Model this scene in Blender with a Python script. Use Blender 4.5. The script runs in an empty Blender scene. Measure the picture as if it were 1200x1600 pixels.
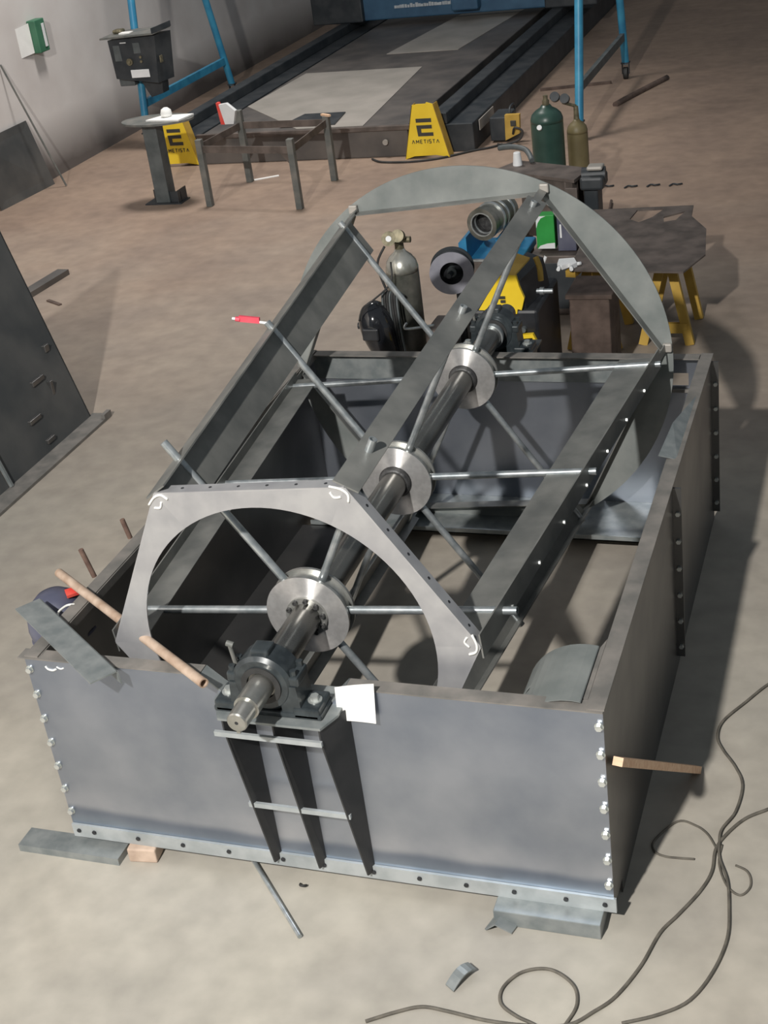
import bpy, bmesh, math, random
from mathutils import Vector, Matrix
random.seed(7)
SC = bpy.context.scene
COL = SC.collection
PI = math.pi

# ------------------------------------------------------------------ camera
cam_d = bpy.data.cameras.new('camera'); cam = bpy.data.objects.new('camera', cam_d); COL.objects.link(cam)
_r = Vector((0.94177933, 0.31304118, -0.12270663)); _u = Vector((-0.04659726, 0.48294124, 0.87441206)); _f = Vector((-0.33298707, 0.81778542, -0.46941093))
_m = Matrix((( _r.x, _u.x, -_f.x, 3.0061), (_r.y, _u.y, -_f.y, -3.6074), (_r.z, _u.z, -_f.z, 3.7177), (0, 0, 0, 1)))
cam.matrix_world = _m
cam_d.sensor_fit = 'VERTICAL'; cam_d.sensor_height = 36.0; cam_d.lens = 36.0 * 2172.0 / 1600.0
cam_d.clip_start = 0.05; cam_d.clip_end = 200
SC.camera = cam

# ------------------------------------------------------------------ light
SC.view_settings.view_transform = 'Standard'; SC.view_settings.look = 'None'
SC.view_settings.gamma = 1.0; SC.view_settings.use_curve_mapping = False
SC.view_settings.exposure = 0.0
world = bpy.data.worlds.new('world'); SC.world = world; world.use_nodes = True
bg = world.node_tree.nodes['Background']; bg.inputs[0].default_value = (0.82, 0.92, 1.0, 1); bg.inputs[1].default_value = 0.185


def lamp(name, kind, loc, energy, color=(1, 1, 1), size=0.2, aim=None, spot=None, blend=0.5):
    d = bpy.data.lights.new(name, kind); d.energy = energy; d.color = color
    if kind == 'AREA':
        d.shape = 'DISK'; d.size = size
    else:
        d.shadow_soft_size = size
    if kind == 'SPOT':
        d.spot_size = spot; d.spot_blend = blend
    o = bpy.data.objects.new(name, d); COL.objects.link(o); o.location = loc
    if aim is not None:
        o.rotation_euler = (Vector(aim) - Vector(loc)).to_track_quat('-Z', 'Y').to_euler()
    return o


lamp('high_bay_lamp', 'POINT', (0.6, -7.1, 7.8), 5700, (1.0, 0.97, 0.92), 0.15)
lamp('rear_fill_spot', 'SPOT', (-3.2, 10.2, 8.4), 2300, (1.0, 0.95, 0.90), 0.8, (-3.4, 9.6, 0), math.radians(92), 1.0)  # added fill for the rear floor, cone shaped to spare the casing's shadow

# ------------------------------------------------------------------ materials
def mat(name, c1, c2=None, rough=0.5, metal=0.0, scale=6.0, bump=0.0, detail=4.0, lo=0.35, hi=0.65, rough2=None, stretch=None, aniso=0.0, coat=0.0):
    m = bpy.data.materials.new(name); m.use_nodes = True
    nt = m.node_tree; b = nt.nodes['Principled BSDF']
    b.inputs['Roughness'].default_value = rough; b.inputs['Metallic'].default_value = metal
    if coat: b.inputs['Coat Weight'].default_value = coat
    tc = nt.nodes.new('ShaderNodeTexCoord')
    src = tc.outputs['Object']
    if stretch:
        mp = nt.nodes.new('ShaderNodeMapping'); mp.inputs['Scale'].default_value = stretch
        nt.links.new(src, mp.inputs['Vector']); src = mp.outputs[0]
    n = nt.nodes.new('ShaderNodeTexNoise'); n.inputs['Scale'].default_value = scale; n.inputs['Detail'].default_value = detail
    nt.links.new(src, n.inputs['Vector'])
    r = nt.nodes.new('ShaderNodeValToRGB')
    r.color_ramp.elements[0].position = lo; r.color_ramp.elements[1].position = hi
    r.color_ramp.elements[0].color = (*c1, 1); r.color_ramp.elements[1].color = (*(c2 or c1), 1)
    nt.links.new(n.outputs['Fac'], r.inputs[0]); nt.links.new(r.outputs[0], b.inputs['Base Color'])
    if rough2 is not None:
        mr = nt.nodes.new('ShaderNodeMapRange'); mr.inputs['To Min'].default_value = rough; mr.inputs['To Max'].default_value = rough2
        nt.links.new(n.outputs['Fac'], mr.inputs['Value']); nt.links.new(mr.outputs[0], b.inputs['Roughness'])
    if bump:
        bp = nt.nodes.new('ShaderNodeBump'); bp.inputs['Strength'].default_value = bump; bp.inputs['Distance'].default_value = 0.01
        nt.links.new(n.outputs['Fac'], bp.inputs['Height']); nt.links.new(bp.outputs[0], b.inputs['Normal'])
    if aniso:
        b.inputs['Anisotropic'].default_value = aniso; b.inputs['Anisotropic Rotation'].default_value = 0.25
        t = nt.nodes.new('ShaderNodeTangent'); t.direction_type = 'RADIAL'; t.axis = 'Y'
        nt.links.new(t.outputs[0], b.inputs['Tangent'])
    return m


M = {}
M['panel'] = mat('blue_grey_mill_steel', (0.27, 0.30, 0.36), (0.40, 0.425, 0.48), 0.24, 0.8, 2.6, 0.0, 6, 0.3, 0.7, 0.40)
M['panel_edge'] = mat('bare_grey_steel_edge', (0.20, 0.225, 0.23), (0.30, 0.32, 0.32), 0.42, 0.35, 14, 0, 4)
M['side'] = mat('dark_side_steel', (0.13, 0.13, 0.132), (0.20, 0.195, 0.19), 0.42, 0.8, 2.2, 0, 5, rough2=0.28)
M['rib'] = mat('shade_dark_rib_steel', (0.035, 0.037, 0.04), (0.06, 0.06, 0.062), 0.45, 0.4, 6)  # near-black base colour puts the ribs' shading into the steel
M['galv'] = mat('pale_galvanised_strip', (0.36, 0.39, 0.40), (0.48, 0.51, 0.52), 0.42, 0.3, 10)
M['rim'] = mat('dusty_rim_steel', (0.16, 0.155, 0.145), (0.26, 0.24, 0.22), 0.6, 0.2, 9, 0, 5)
M['ring'] = mat('pale_cut_steel', (0.40, 0.40, 0.42), (0.52, 0.52, 0.53), 0.40, 0.5, 7, 0, 6, rough2=0.32)
M['beam'] = mat('dull_grey_steel_profile', (0.14, 0.145, 0.14), (0.25, 0.25, 0.235), 0.5, 0.35, 5, 0, 6, rough2=0.4)
M['segment'] = mat('grey_green_steel_segment', (0.20, 0.22, 0.215), (0.30, 0.315, 0.305), 0.5, 0.3, 5, 0, 5)
M['tube'] = mat('bright_steel_tube', (0.38, 0.42, 0.44), (0.60, 0.63, 0.64), 0.32, 0.75, 22, 0, 3)
M['disc'] = mat('turned_bright_steel', (0.66, 0.645, 0.635), (0.76, 0.745, 0.735), 0.42, 0.72, 40, 0, 2, aniso=1.0)
M['disc_rim'] = mat('turned_steel_rim', (0.40, 0.40, 0.38), (0.52, 0.52, 0.50), 0.35, 0.8, 30, 0, 2)
M['shaft'] = mat('dark_ground_shaft', (0.13, 0.13, 0.125), (0.24, 0.235, 0.22), 0.27, 0.85, 12, 0, 4, stretch=(1, 0.3, 1))
M['journal'] = mat('turned_shaft_end', (0.40, 0.40, 0.37), (0.52, 0.51, 0.48), 0.30, 0.85, 20, 0, 3)
M['weld'] = mat('dark_weld', (0.05, 0.05, 0.052), (0.10, 0.10, 0.10), 0.5, 0.5, 40, 0.4, 3)
M['bolt'] = mat('zinc_bolt', (0.55, 0.58, 0.56), (0.70, 0.72, 0.70), 0.3, 0.7, 30)
M['cast'] = mat('black_cast_paint', (0.018, 0.024, 0.028), (0.045, 0.055, 0.06), 0.35, 0.1, 18, 0.1, 4, coat=0.3)
M['black'] = mat('black_plastic', (0.012, 0.013, 0.016), (0.03, 0.032, 0.036), 0.4, 0.0, 8)
M['gloss'] = mat('glossy_black_shell', (0.010, 0.011, 0.014), (0.016, 0.017, 0.02), 0.12, 0.0, 8, coat=0.5)
M['rubber'] = mat('dark_rubber', (0.02, 0.02, 0.02), (0.04, 0.04, 0.04), 0.7, 0, 12)
M['cable'] = mat('dusty_cable_rubber', (0.09, 0.082, 0.068), (0.15, 0.135, 0.11), 0.75, 0, 20)
M['paper'] = mat('white_paper', (0.86, 0.86, 0.84), (0.92, 0.92, 0.90), 0.7, 0, 8)
M['chalk'] = mat('white_chalk', (0.80, 0.80, 0.76), (0.9, 0.9, 0.86), 0.9, 0, 60)
M['wood'] = mat('pale_wood', (0.70, 0.44, 0.28), (0.82, 0.58, 0.40), 0.75, 0, 8, 0.1, 4, stretch=(1, 6, 6))
M['rusty_tube'] = mat('rusty_pink_tube', (0.36, 0.25, 0.18), (0.54, 0.42, 0.33), 0.7, 0.1, 14, 0, 4)
M['rust'] = mat('brown_rust', (0.075, 0.052, 0.042), (0.135, 0.095, 0.078), 0.8, 0.1, 9, 0.1, 5)
M['rust_bar'] = mat('dark_rusty_rod', (0.12, 0.07, 0.055), (0.2, 0.13, 0.10), 0.8, 0.1, 20)
M['blue'] = mat('blue_crane_paint', (0.03, 0.20, 0.36), (0.05, 0.29, 0.46), 0.4, 0.0, 6, 0, 4)
M['blue_machine'] = mat('blue_machine_paint', (0.02, 0.16, 0.34), (0.03, 0.24, 0.44), 0.4, 0.0, 6)
M['blue_dull'] = mat('dusty_blue_paint', (0.03, 0.085, 0.16), (0.05, 0.13, 0.22), 0.55, 0.0, 3, 0, 4)
M['navy'] = mat('navy_blue_paint', (0.04, 0.045, 0.085), (0.12, 0.125, 0.17), 0.5, 0.0, 4, 0, 3)
M['red'] = mat('red_paint', (0.75, 0.06, 0.05), (0.85, 0.12, 0.09), 0.5, 0, 8)
M['pinkred'] = mat('red_plastic', (0.70, 0.06, 0.10), (0.80, 0.12, 0.16), 0.4, 0, 8)
M['yellow'] = mat('yellow_paint', (0.83, 0.57, 0.025), (0.92, 0.66, 0.04), 0.42, 0, 4)
M['yellow_dull'] = mat('ochre_and_shaded_yellow', (0.42, 0.26, 0.04), (0.56, 0.36, 0.07), 0.6, 0, 6)
M['ink'] = mat('black_print', (0.035, 0.035, 0.03), (0.05, 0.05, 0.045), 0.5, 0, 8)
M['green'] = mat('carton_green', (0.02, 0.26, 0.04), (0.03, 0.32, 0.06), 0.5, 0, 6)
M['wallgreen'] = mat('dark_green_box', (0.04, 0.15, 0.085), (0.06, 0.19, 0.11), 0.5, 0, 6)
M['faded_white'] = mat('faded_white_print', (0.40, 0.44, 0.48), (0.55, 0.58, 0.60), 0.6, 0, 8)
M['white'] = mat('white_plastic', (0.74, 0.76, 0.77), (0.82, 0.83, 0.84), 0.45, 0, 6)
M['greencyl'] = mat('dark_green_cylinder_paint', (0.018, 0.050, 0.040), (0.032, 0.075, 0.06), 0.35, 0, 5)
M['ochrecyl'] = mat('olive_cylinder_paint', (0.13, 0.105, 0.05), (0.19, 0.155, 0.075), 0.5, 0, 5)
M['greycyl'] = mat('worn_grey_cylinder', (0.10, 0.105, 0.09), (0.30, 0.29, 0.26), 0.32, 0.5, 6, 0, 6, 0.4, 0.7)
M['silvercap'] = mat('silver_cylinder_shoulder', (0.42, 0.42, 0.37), (0.62, 0.61, 0.56), 0.25, 0.7, 9)
M['brass'] = mat('tarnished_brass', (0.12, 0.11, 0.07), (0.24, 0.21, 0.14), 0.5, 0.5, 25)
M['spool'] = mat('grey_spool_plastic', (0.24, 0.24, 0.28), (0.31, 0.31, 0.35), 0.4, 0, 9)
M['grey'] = mat('grey_painted_steel', (0.075, 0.088, 0.092), (0.12, 0.135, 0.138), 0.5, 0.1, 7)
M['table'] = mat('dark_table_steel', (0.085, 0.08, 0.078), (0.15, 0.135, 0.125), 0.5, 0.15, 2.5, 0, 6, rough2=0.42)
M['sheet'] = mat('pale_sheet_steel', (0.33, 0.31, 0.28), (0.42, 0.39, 0.355), 0.5, 0.15, 2, 0, 4)
M['rail'] = mat('dark_machine_rail', (0.022, 0.028, 0.034), (0.05, 0.055, 0.06), 0.5, 0.1, 5)
M['bench'] = mat('worn_bench_steel', (0.075, 0.062, 0.055), (0.16, 0.13, 0.115), 0.6, 0.2, 6, 0, 6)
M['darkplate'] = mat('dark_leaning_plate', (0.075, 0.08, 0.083), (0.125, 0.125, 0.122), 0.5, 0.25, 2.6, 0, 5)
M['frame'] = mat('greenish_grey_frame', (0.11, 0.12, 0.115), (0.19, 0.185, 0.17), 0.6, 0.1, 8)
M['brick'] = mat('pinkish_wood_block', (0.42, 0.31, 0.24), (0.62, 0.48, 0.38), 0.8, 0, 10, 0.2)


def floor_mat():
    m = bpy.data.materials.new('dusty_concrete'); m.use_nodes = True
    nt = m.node_tree; b = nt.nodes['Principled BSDF']; b.inputs['Roughness'].default_value = 0.62
    N = nt.nodes.new; L = nt.links.new
    g = N('ShaderNodeNewGeometry'); sx = N('ShaderNodeSeparateXYZ'); L(g.outputs['Position'], sx.inputs[0])
    n1 = N('ShaderNodeTexNoise'); n1.inputs['Scale'].default_value = 0.55; n1.inputs['Detail'].default_value = 5; L(g.outputs['Position'], n1.inputs['Vector'])
    n2 = N('ShaderNodeTexNoise'); n2.inputs['Scale'].default_value = 7.0; n2.inputs['Detail'].default_value = 6; L(g.outputs['Position'], n2.inputs['Vector'])
    # reddish earth trodden in towards the rear of the hall
    a = N('ShaderNodeMath'); a.operation = 'MULTIPLY_ADD'; L(n1.outputs['Fac'], a.inputs[0]); a.inputs[1].default_value = 6.0; L(sx.outputs['Y'], a.inputs[2])
    mr = N('ShaderNodeMapRange'); mr.inputs['From Min'].default_value = 3.0; mr.inputs['From Max'].default_value = 11.5; L(a.outputs[0], mr.inputs['Value'])
    c = N('ShaderNodeMix'); c.data_type = 'RGBA'; L(mr.outputs[0], c.inputs['Factor'])
    c.inputs['A'].default_value = (0.455, 0.425, 0.365, 1); c.inputs['B'].default_value = (0.31, 0.225, 0.17, 1)
    r = N('ShaderNodeValToRGB'); r.color_ramp.elements[0].position = 0.3; r.color_ramp.elements[1].position = 0.7
    r.color_ramp.elements[0].color = (0.86, 0.86, 0.86, 1); r.color_ramp.elements[1].color = (1.08, 1.08, 1.08, 1)
    L(n2.outputs['Fac'], r.inputs[0])
    mu = N('ShaderNodeMix'); mu.data_type = 'RGBA'; mu.blend_type = 'MULTIPLY'; mu.inputs['Factor'].default_value = 1
    L(c.outputs['Result'], mu.inputs['A']); L(r.outputs[0], mu.inputs['B'])
    r2 = N('ShaderNodeValToRGB'); r2.color_ramp.elements[0].position = 0.35; r2.color_ramp.elements[1].position = 0.62
    r2.color_ramp.elements[0].color = (0.82, 0.82, 0.84, 1); r2.color_ramp.elements[1].color = (1, 1, 1, 1)
    n3 = N('ShaderNodeTexNoise'); n3.inputs['Scale'].default_value = 1.3; n3.inputs['Detail'].default_value = 4; L(g.outputs['Position'], n3.inputs['Vector'])
    L(n3.outputs['Fac'], r2.inputs[0])
    mu2 = N('ShaderNodeMix'); mu2.data_type = 'RGBA'; mu2.blend_type = 'MULTIPLY'; mu2.inputs['Factor'].default_value = 1
    L(mu.outputs['Result'], mu2.inputs['A']); L(r2.outputs[0], mu2.inputs['B'])
    L(mu2.outputs['Result'], b.inputs['Base Color'])
    bp = N('ShaderNodeBump'); bp.inputs['Strength'].default_value = 0.12; bp.inputs['Distance'].default_value = 0.01
    L(n2.outputs['Fac'], bp.inputs['Height']); L(bp.outputs[0], b.inputs['Normal'])
    return m


def wall_mat():
    m = bpy.data.materials.new('grimy_plaster'); m.use_nodes = True
    nt = m.node_tree; b = nt.nodes['Principled BSDF']; b.inputs['Roughness'].default_value = 0.85
    N = nt.nodes.new; L = nt.links.new
    g = N('ShaderNodeNewGeometry'); sx = N('ShaderNodeSeparateXYZ'); L(g.outputs['Position'], sx.inputs[0])
    n1 = N('ShaderNodeTexNoise'); n1.inputs['Scale'].default_value = 0.9; n1.inputs['Detail'].default_value = 5; L(g.outputs['Position'], n1.inputs['Vector'])
    r = N('ShaderNodeValToRGB'); r.color_ramp.elements[0].position = 0.35; r.color_ramp.elements[1].position = 0.65
    r.color_ramp.elements[0].color = (0.56, 0.52, 0.50, 1); r.color_ramp.elements[1].color = (0.70, 0.67, 0.65, 1)
    L(n1.outputs['Fac'], r.inputs[0])
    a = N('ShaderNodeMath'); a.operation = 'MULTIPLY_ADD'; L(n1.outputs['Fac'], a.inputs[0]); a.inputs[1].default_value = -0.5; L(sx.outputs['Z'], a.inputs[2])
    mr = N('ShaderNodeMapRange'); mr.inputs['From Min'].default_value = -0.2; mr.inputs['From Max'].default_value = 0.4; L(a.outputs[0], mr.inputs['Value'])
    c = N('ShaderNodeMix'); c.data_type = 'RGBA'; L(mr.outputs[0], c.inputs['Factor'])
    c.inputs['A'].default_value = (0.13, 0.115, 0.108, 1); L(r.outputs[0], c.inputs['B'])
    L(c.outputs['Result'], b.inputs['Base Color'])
    return m


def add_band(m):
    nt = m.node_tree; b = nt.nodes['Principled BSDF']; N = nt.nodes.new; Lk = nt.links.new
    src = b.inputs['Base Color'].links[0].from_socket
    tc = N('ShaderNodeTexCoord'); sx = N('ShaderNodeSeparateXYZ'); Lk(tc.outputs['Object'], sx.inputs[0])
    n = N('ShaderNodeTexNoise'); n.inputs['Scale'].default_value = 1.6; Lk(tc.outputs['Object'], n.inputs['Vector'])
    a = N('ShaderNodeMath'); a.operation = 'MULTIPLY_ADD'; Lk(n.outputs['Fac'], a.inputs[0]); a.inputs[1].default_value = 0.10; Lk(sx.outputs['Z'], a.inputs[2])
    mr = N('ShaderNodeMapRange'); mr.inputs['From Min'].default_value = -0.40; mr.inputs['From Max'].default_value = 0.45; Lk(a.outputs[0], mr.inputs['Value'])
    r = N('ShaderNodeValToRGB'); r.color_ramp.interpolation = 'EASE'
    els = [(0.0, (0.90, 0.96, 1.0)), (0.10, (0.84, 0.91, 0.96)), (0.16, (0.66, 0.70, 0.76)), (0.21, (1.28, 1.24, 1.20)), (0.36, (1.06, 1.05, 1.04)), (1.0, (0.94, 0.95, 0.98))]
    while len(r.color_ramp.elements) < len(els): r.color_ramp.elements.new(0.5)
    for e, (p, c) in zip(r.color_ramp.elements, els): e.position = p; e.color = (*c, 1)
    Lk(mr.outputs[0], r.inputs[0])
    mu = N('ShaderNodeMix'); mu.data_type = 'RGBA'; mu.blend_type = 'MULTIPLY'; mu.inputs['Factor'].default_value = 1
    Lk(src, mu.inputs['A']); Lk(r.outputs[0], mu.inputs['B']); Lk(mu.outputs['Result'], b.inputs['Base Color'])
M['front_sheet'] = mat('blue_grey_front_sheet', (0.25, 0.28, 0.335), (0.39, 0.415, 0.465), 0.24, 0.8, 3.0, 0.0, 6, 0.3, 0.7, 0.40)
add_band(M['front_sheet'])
M['floor'] = floor_mat(); M['wall'] = wall_mat()
M['wall_far'] = mat('dark_rear_wall', (0.07, 0.07, 0.07), (0.11, 0.105, 0.10), 0.9, 0, 0.8)

# ------------------------------------------------------------------ mesh helper
class MB:
    def __init__(s): s.bm = bmesh.new()

    def v(s, p): return s.bm.verts.new(Vector(p))

    def face(s, pts, smooth=False):
        f = s.bm.faces.new([s.v(p) for p in pts]); f.smooth = smooth; return f

    def box(s, lo, hi, bev=0.0, rot=None, piv=None):
        lo = Vector(lo); hi = Vector(hi); c = (lo + hi) / 2; h = (hi - lo) / 2
        vs = []
        for i in (-1, 1):
            for j in (-1, 1):
                for k in (-1, 1):
                    p = Vector((h.x * i, h.y * j, h.z * k))
                    if rot is not None:
                        q = c + p - (Vector(piv) if piv is not None else c)
                        p = rot @ q + (Vector(piv) if piv is not None else c)
                    else:
                        p = c + p
                    vs.append(s.v(p))
        fs = [s.bm.faces.new([vs[a] for a in q]) for q in ((0, 1, 3, 2), (4, 6, 7, 5), (0, 4, 5, 1), (2, 3, 7, 6), (0, 2, 6, 4), (1, 5, 7, 3))]
        if bev:
            es = list({e for f in fs for e in f.edges})
            bmesh.ops.bevel(s.bm, geom=es, offset=bev, segments=2, affect='EDGES', profile=0.5)
        return s

    def beam(s, a, b, w, h, up=(0, 0, 1), bev=0.0):
        """rectangular bar from a to b, w across, h along up"""
        a = Vector(a); b = Vector(b); d = (b - a).normalized(); upv = Vector(up)
        if abs(d.dot(upv)) > 0.98: upv = Vector((0, 1, 0))
        x = d.cross(upv).normalized() * (w / 2); y = x.cross(d).normalized() * (h / 2)
        vs = [s.v(p + i * x + j * y) for p in (a, b) for i, j in ((-1, -1), (1, -1), (1, 1), (-1, 1))]
        fs = [s.bm.faces.new([vs[k] for k in q]) for q in ((3, 2, 1, 0), (4, 5, 6, 7), (0, 1, 5, 4), (1, 2, 6, 5), (2, 3, 7, 6), (3, 0, 4, 7))]
        if bev:
            bmesh.ops.bevel(s.bm, geom=list({e for f in fs for e in f.edges}), offset=bev, segments=1, affect='EDGES')
        return s

    def ringpts(s, c, d, r, n, ph=0.0):
        d = d.normalized(); t = Vector((0, 0, 1)) if abs(d.z) < 0.9 else Vector((1, 0, 0))
        x = d.cross(t).normalized(); y = d.cross(x)
        return [c + r * (math.cos(2 * PI * i / n + ph) * x + math.sin(2 * PI * i / n + ph) * y) for i in range(n)]

    def lathe(s, prof, o, axis, n=24, cap=True, sharp=True, flat=False):
        """prof: list of (distance along axis, radius)"""
        o = Vector(o); d = Vector(axis).normalized()
        rings = []
        for i in range(len(prof) - 1):
            (h0, r0), (h1, r1) = prof[i], prof[i + 1]
            A = [s.v(p) for p in s.ringpts(o + d * h0, d, max(r0, 1e-5), n)]
            B = [s.v(p) for p in s.ringpts(o + d * h1, d, max(r1, 1e-5), n)]
            for k in range(n):
                f = s.bm.faces.new((A[k], A[(k + 1) % n], B[(k + 1) % n], B[k])); f.smooth = not flat
        if cap:
            for idx, rev in ((0, True), (-1, False)):
                h, r = prof[idx]
                if r > 1e-4:
                    P = [s.v(p) for p in s.ringpts(o + d * h, d, r, n)]
                    s.bm.faces.new(P[::-1] if rev else P)
        return s

    def slathe(s, prof, o, axis, n=24):
        """smooth lathe: shared rings"""
        o = Vector(o); d = Vector(axis).normalized(); prev = None
        for h, r in prof:
            A = [s.v(p) for p in s.ringpts(o + d * h, d, max(r, 1e-4), n)]
            if prev:
                for k in range(n):
                    f = s.bm.faces.new((prev[k], prev[(k + 1) % n], A[(k + 1) % n], A[k])); f.smooth = True
            else:
                s.bm.faces.new(A[::-1])
            prev = A
        s.bm.faces.new(prev)
        return s

    def tube(s, a, b, r, r2=None, n=14):
        a = Vector(a); b = Vector(b); L = (b - a).length
        return s.lathe([(0, r), (L, r if r2 is None else r2)], a, b - a, n)

    def pipe(s, a, b, r, ri, n=18):
        a = Vector(a); b = Vector(b); L = (b - a).length
        return s.lathe([(0, ri), (0, r), (L, r), (L, ri), (0, ri)], a, b - a, n, cap=False)

    def path(s, pts, r, n=8, sub=4, closed=False):
        P = [Vector(p) for p in pts]
        if sub > 1:
            Q = []
            for i in range(len(P) - 1):
                p0 = P[max(i - 1, 0)]; p1 = P[i]; p2 = P[i + 1]; p3 = P[min(i + 2, len(P) - 1)]
                for k in range(sub):
                    t = k / sub
                    Q.append(0.5 * ((2 * p1) + (p2 - p0) * t + (2 * p0 - 5 * p1 + 4 * p2 - p3) * t * t + (3 * p1 - p0 - 3 * p2 + p3) * t ** 3))
            Q.append(P[-1]); P = Q
        prev = None; xd = None
        for i, p in enumerate(P):
            d = (P[min(i + 1, len(P) - 1)] - P[max(i - 1, 0)])
            d = d.normalized() if d.length > 1e-9 else Vector((0, 1, 0))
            if xd is None:
                t = Vector((0, 0, 1)) if abs(d.z) < 0.9 else Vector((1, 0, 0)); xd = d.cross(t).normalized()
            xd = (xd - d * xd.dot(d)).normalized(); yd = d.cross(xd)
            A = [s.v(p + r * (math.cos(2 * PI * k / n) * xd + math.sin(2 * PI * k / n) * yd)) for k in range(n)]
            if prev:
                for k in range(n):
                    f = s.bm.faces.new((prev[k], prev[(k + 1) % n], A[(k + 1) % n], A[k])); f.smooth = True
            else:
                s.bm.faces.new(A[::-1])
            prev = A
        s.bm.faces.new(prev)
        return s

    def prism(s, pts, vec):
        pts = [Vector(p) for p in pts]; vec = Vector(vec); n = len(pts)
        A = [s.v(p) for p in pts]; B = [s.v(p + vec) for p in pts]
        s.bm.faces.new(A); s.bm.faces.new(B[::-1])
        for k in range(n):
            s.bm.faces.new((A[k], B[k], B[(k + 1) % n], A[(k + 1) % n]))
        return s

    def strip(s, A, B, vec, smooth=False):
        """solid between polylines A and B (same length), thickness vec"""
        vec = Vector(vec); A = [Vector(p) for p in A]; B = [Vector(p) for p in B]
        a0 = [s.v(p) for p in A]; b0 = [s.v(p) for p in B]; a1 = [s.v(p + vec) for p in A]; b1 = [s.v(p + vec) for p in B]
        n = len(A)
        for k in range(n - 1):
            for q in ((a0[k], a0[k + 1], b0[k + 1], b0[k]), (a1[k], b1[k], b1[k + 1], a1[k + 1]),
                      (a0[k], a1[k], a1[k + 1], a0[k + 1]), (b0[k], b0[k + 1], b1[k + 1], b1[k])):
                if len(set(q)) == 4:
                    try: s.bm.faces.new(q)
                    except ValueError: pass
        s.bm.faces.new((a0[0], b0[0], b1[0], a1[0])); s.bm.faces.new((a0[-1], a1[-1], b1[-1], b0[-1]))
        return s

    def plate_holes(s, outer, holes, z, th):
        """horizontal plate with holes cut through it"""
        loops = [outer] + holes
        for zz in (z, z + th):
            es = []
            for lp in loops:
                vs = [s.v((x, y, zz)) for x, y in lp]
                es += [s.bm.edges.new((vs[i], vs[(i + 1) % len(vs)])) for i in range(len(vs))]
            bmesh.ops.triangle_fill(s.bm, edges=es, use_beauty=True, use_dissolve=False)
        for lp in loops:
            for i in range(len(lp)):
                a = lp[i]; b = lp[(i + 1) % len(lp)]
                s.face([(*a, z), (*b, z), (*b, z + th), (*a, z + th)])
        return s

    def build(s, name, m, parent=None, label=None, kind=None, fixn=True, bevel=0.0):
        bm = s.bm
        if fixn: bmesh.ops.recalc_face_normals(bm, faces=bm.faces)
        xs = [v.co for v in bm.verts]
        lo = Vector((min(p.x for p in xs), min(p.y for p in xs), min(p.z for p in xs)))
        hi = Vector((max(p.x for p in xs), max(p.y for p in xs), max(p.z for p in xs)))
        c = Vector(((lo.x + hi.x) / 2, (lo.y + hi.y) / 2, lo.z if parent is None else (lo.z + hi.z) / 2))
        for v in bm.verts: v.co -= c
        me = bpy.data.meshes.new(name); bm.to_mesh(me); bm.free()
        me.materials.append(M[m] if isinstance(m, str) else m)
        o = bpy.data.objects.new(name, me); COL.objects.link(o)
        w = Vector((0, 0, 0)); q = parent
        while q is not None: w = w + q.location; q = q.parent
        o.location = c - w
        if parent is not None: o.parent = parent
        if label: o['label'] = label
        if kind: o['kind'] = kind
        return o


def thing(name, label, cat, loc, group=None):
    o = bpy.data.objects.new(name, None); COL.objects.link(o); o.location = loc; o.empty_display_size = 0.1
    o['label'] = label; o['category'] = cat
    if group: o['group'] = group
    return o


def tag(o, label, cat, group=None):
    o['label'] = label; o['category'] = cat
    if group: o['group'] = group
    return o


def struct(name, mb, m):
    o = mb.build(name, m); o['kind'] = 'structure'; return o


# ------------------------------------------------------------------ setting
struct('floor', MB().box((-6.3, -9, -0.1), (9, 27, 0)), 'floor')
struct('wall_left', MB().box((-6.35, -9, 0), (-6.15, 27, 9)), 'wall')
struct('wall_back', MB().box((-6.15, 26.8, 0), (9, 27, 9)), 'wall_far')

# ------------------------------------------------------------------ steel casing
W, L, ZB, T = 2.2, 2.98, 0.07, 0.93
casing = thing('steel_casing', 'large open rectangular grey sheet steel casing resting on low blocks', 'casing', (W / 2, L / 2, ZB))
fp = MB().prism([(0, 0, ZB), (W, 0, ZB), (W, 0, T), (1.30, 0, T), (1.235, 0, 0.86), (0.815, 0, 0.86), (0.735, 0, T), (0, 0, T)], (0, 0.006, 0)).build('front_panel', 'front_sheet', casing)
MB().box((-0.03, -0.002, T), (0.735, 0.06, T + 0.005)).build('top_flange', 'rim', fp)
MB().box((1.30, -0.002, T), (W, 0.06, T + 0.005)).build('top_flange', 'rim', fp)
MB().prism([(0.735, 0.0, T), (0.815, 0, 0.86), (0.815, 0.06, 0.86), (0.735, 0.06, T)], (0.004, 0, 0.005)).build('notch_flange', 'panel_edge', fp)
MB().prism([(1.30, 0.0, T), (1.235, 0, 0.86), (1.235, 0.06, 0.86), (1.30, 0.06, T)], (-0.004, 0, 0.005)).build('notch_flange', 'panel_edge', fp)
b = MB().box((0, -0.012, ZB - 0.004), (W + 0.01, -0.001, ZB + 0.058)); b.box((0, 0.006, ZB), (W, 0.06, ZB + 0.006))
bf = b.build('bottom_flange', 'galv', fp)
for x in (0.03, 0.10, 0.30, 0.50, 0.70, 0.93, 1.10, 1.30, 1.48, 1.66, 1.84, 2.03, 2.17):
    MB().lathe([(0, 0.009), (0.006, 0.009)], (x, -0.0115, ZB + 0.03), (0, -1, 0), 10).build('bolt_hole', 'black', bf)
proto = None
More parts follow.
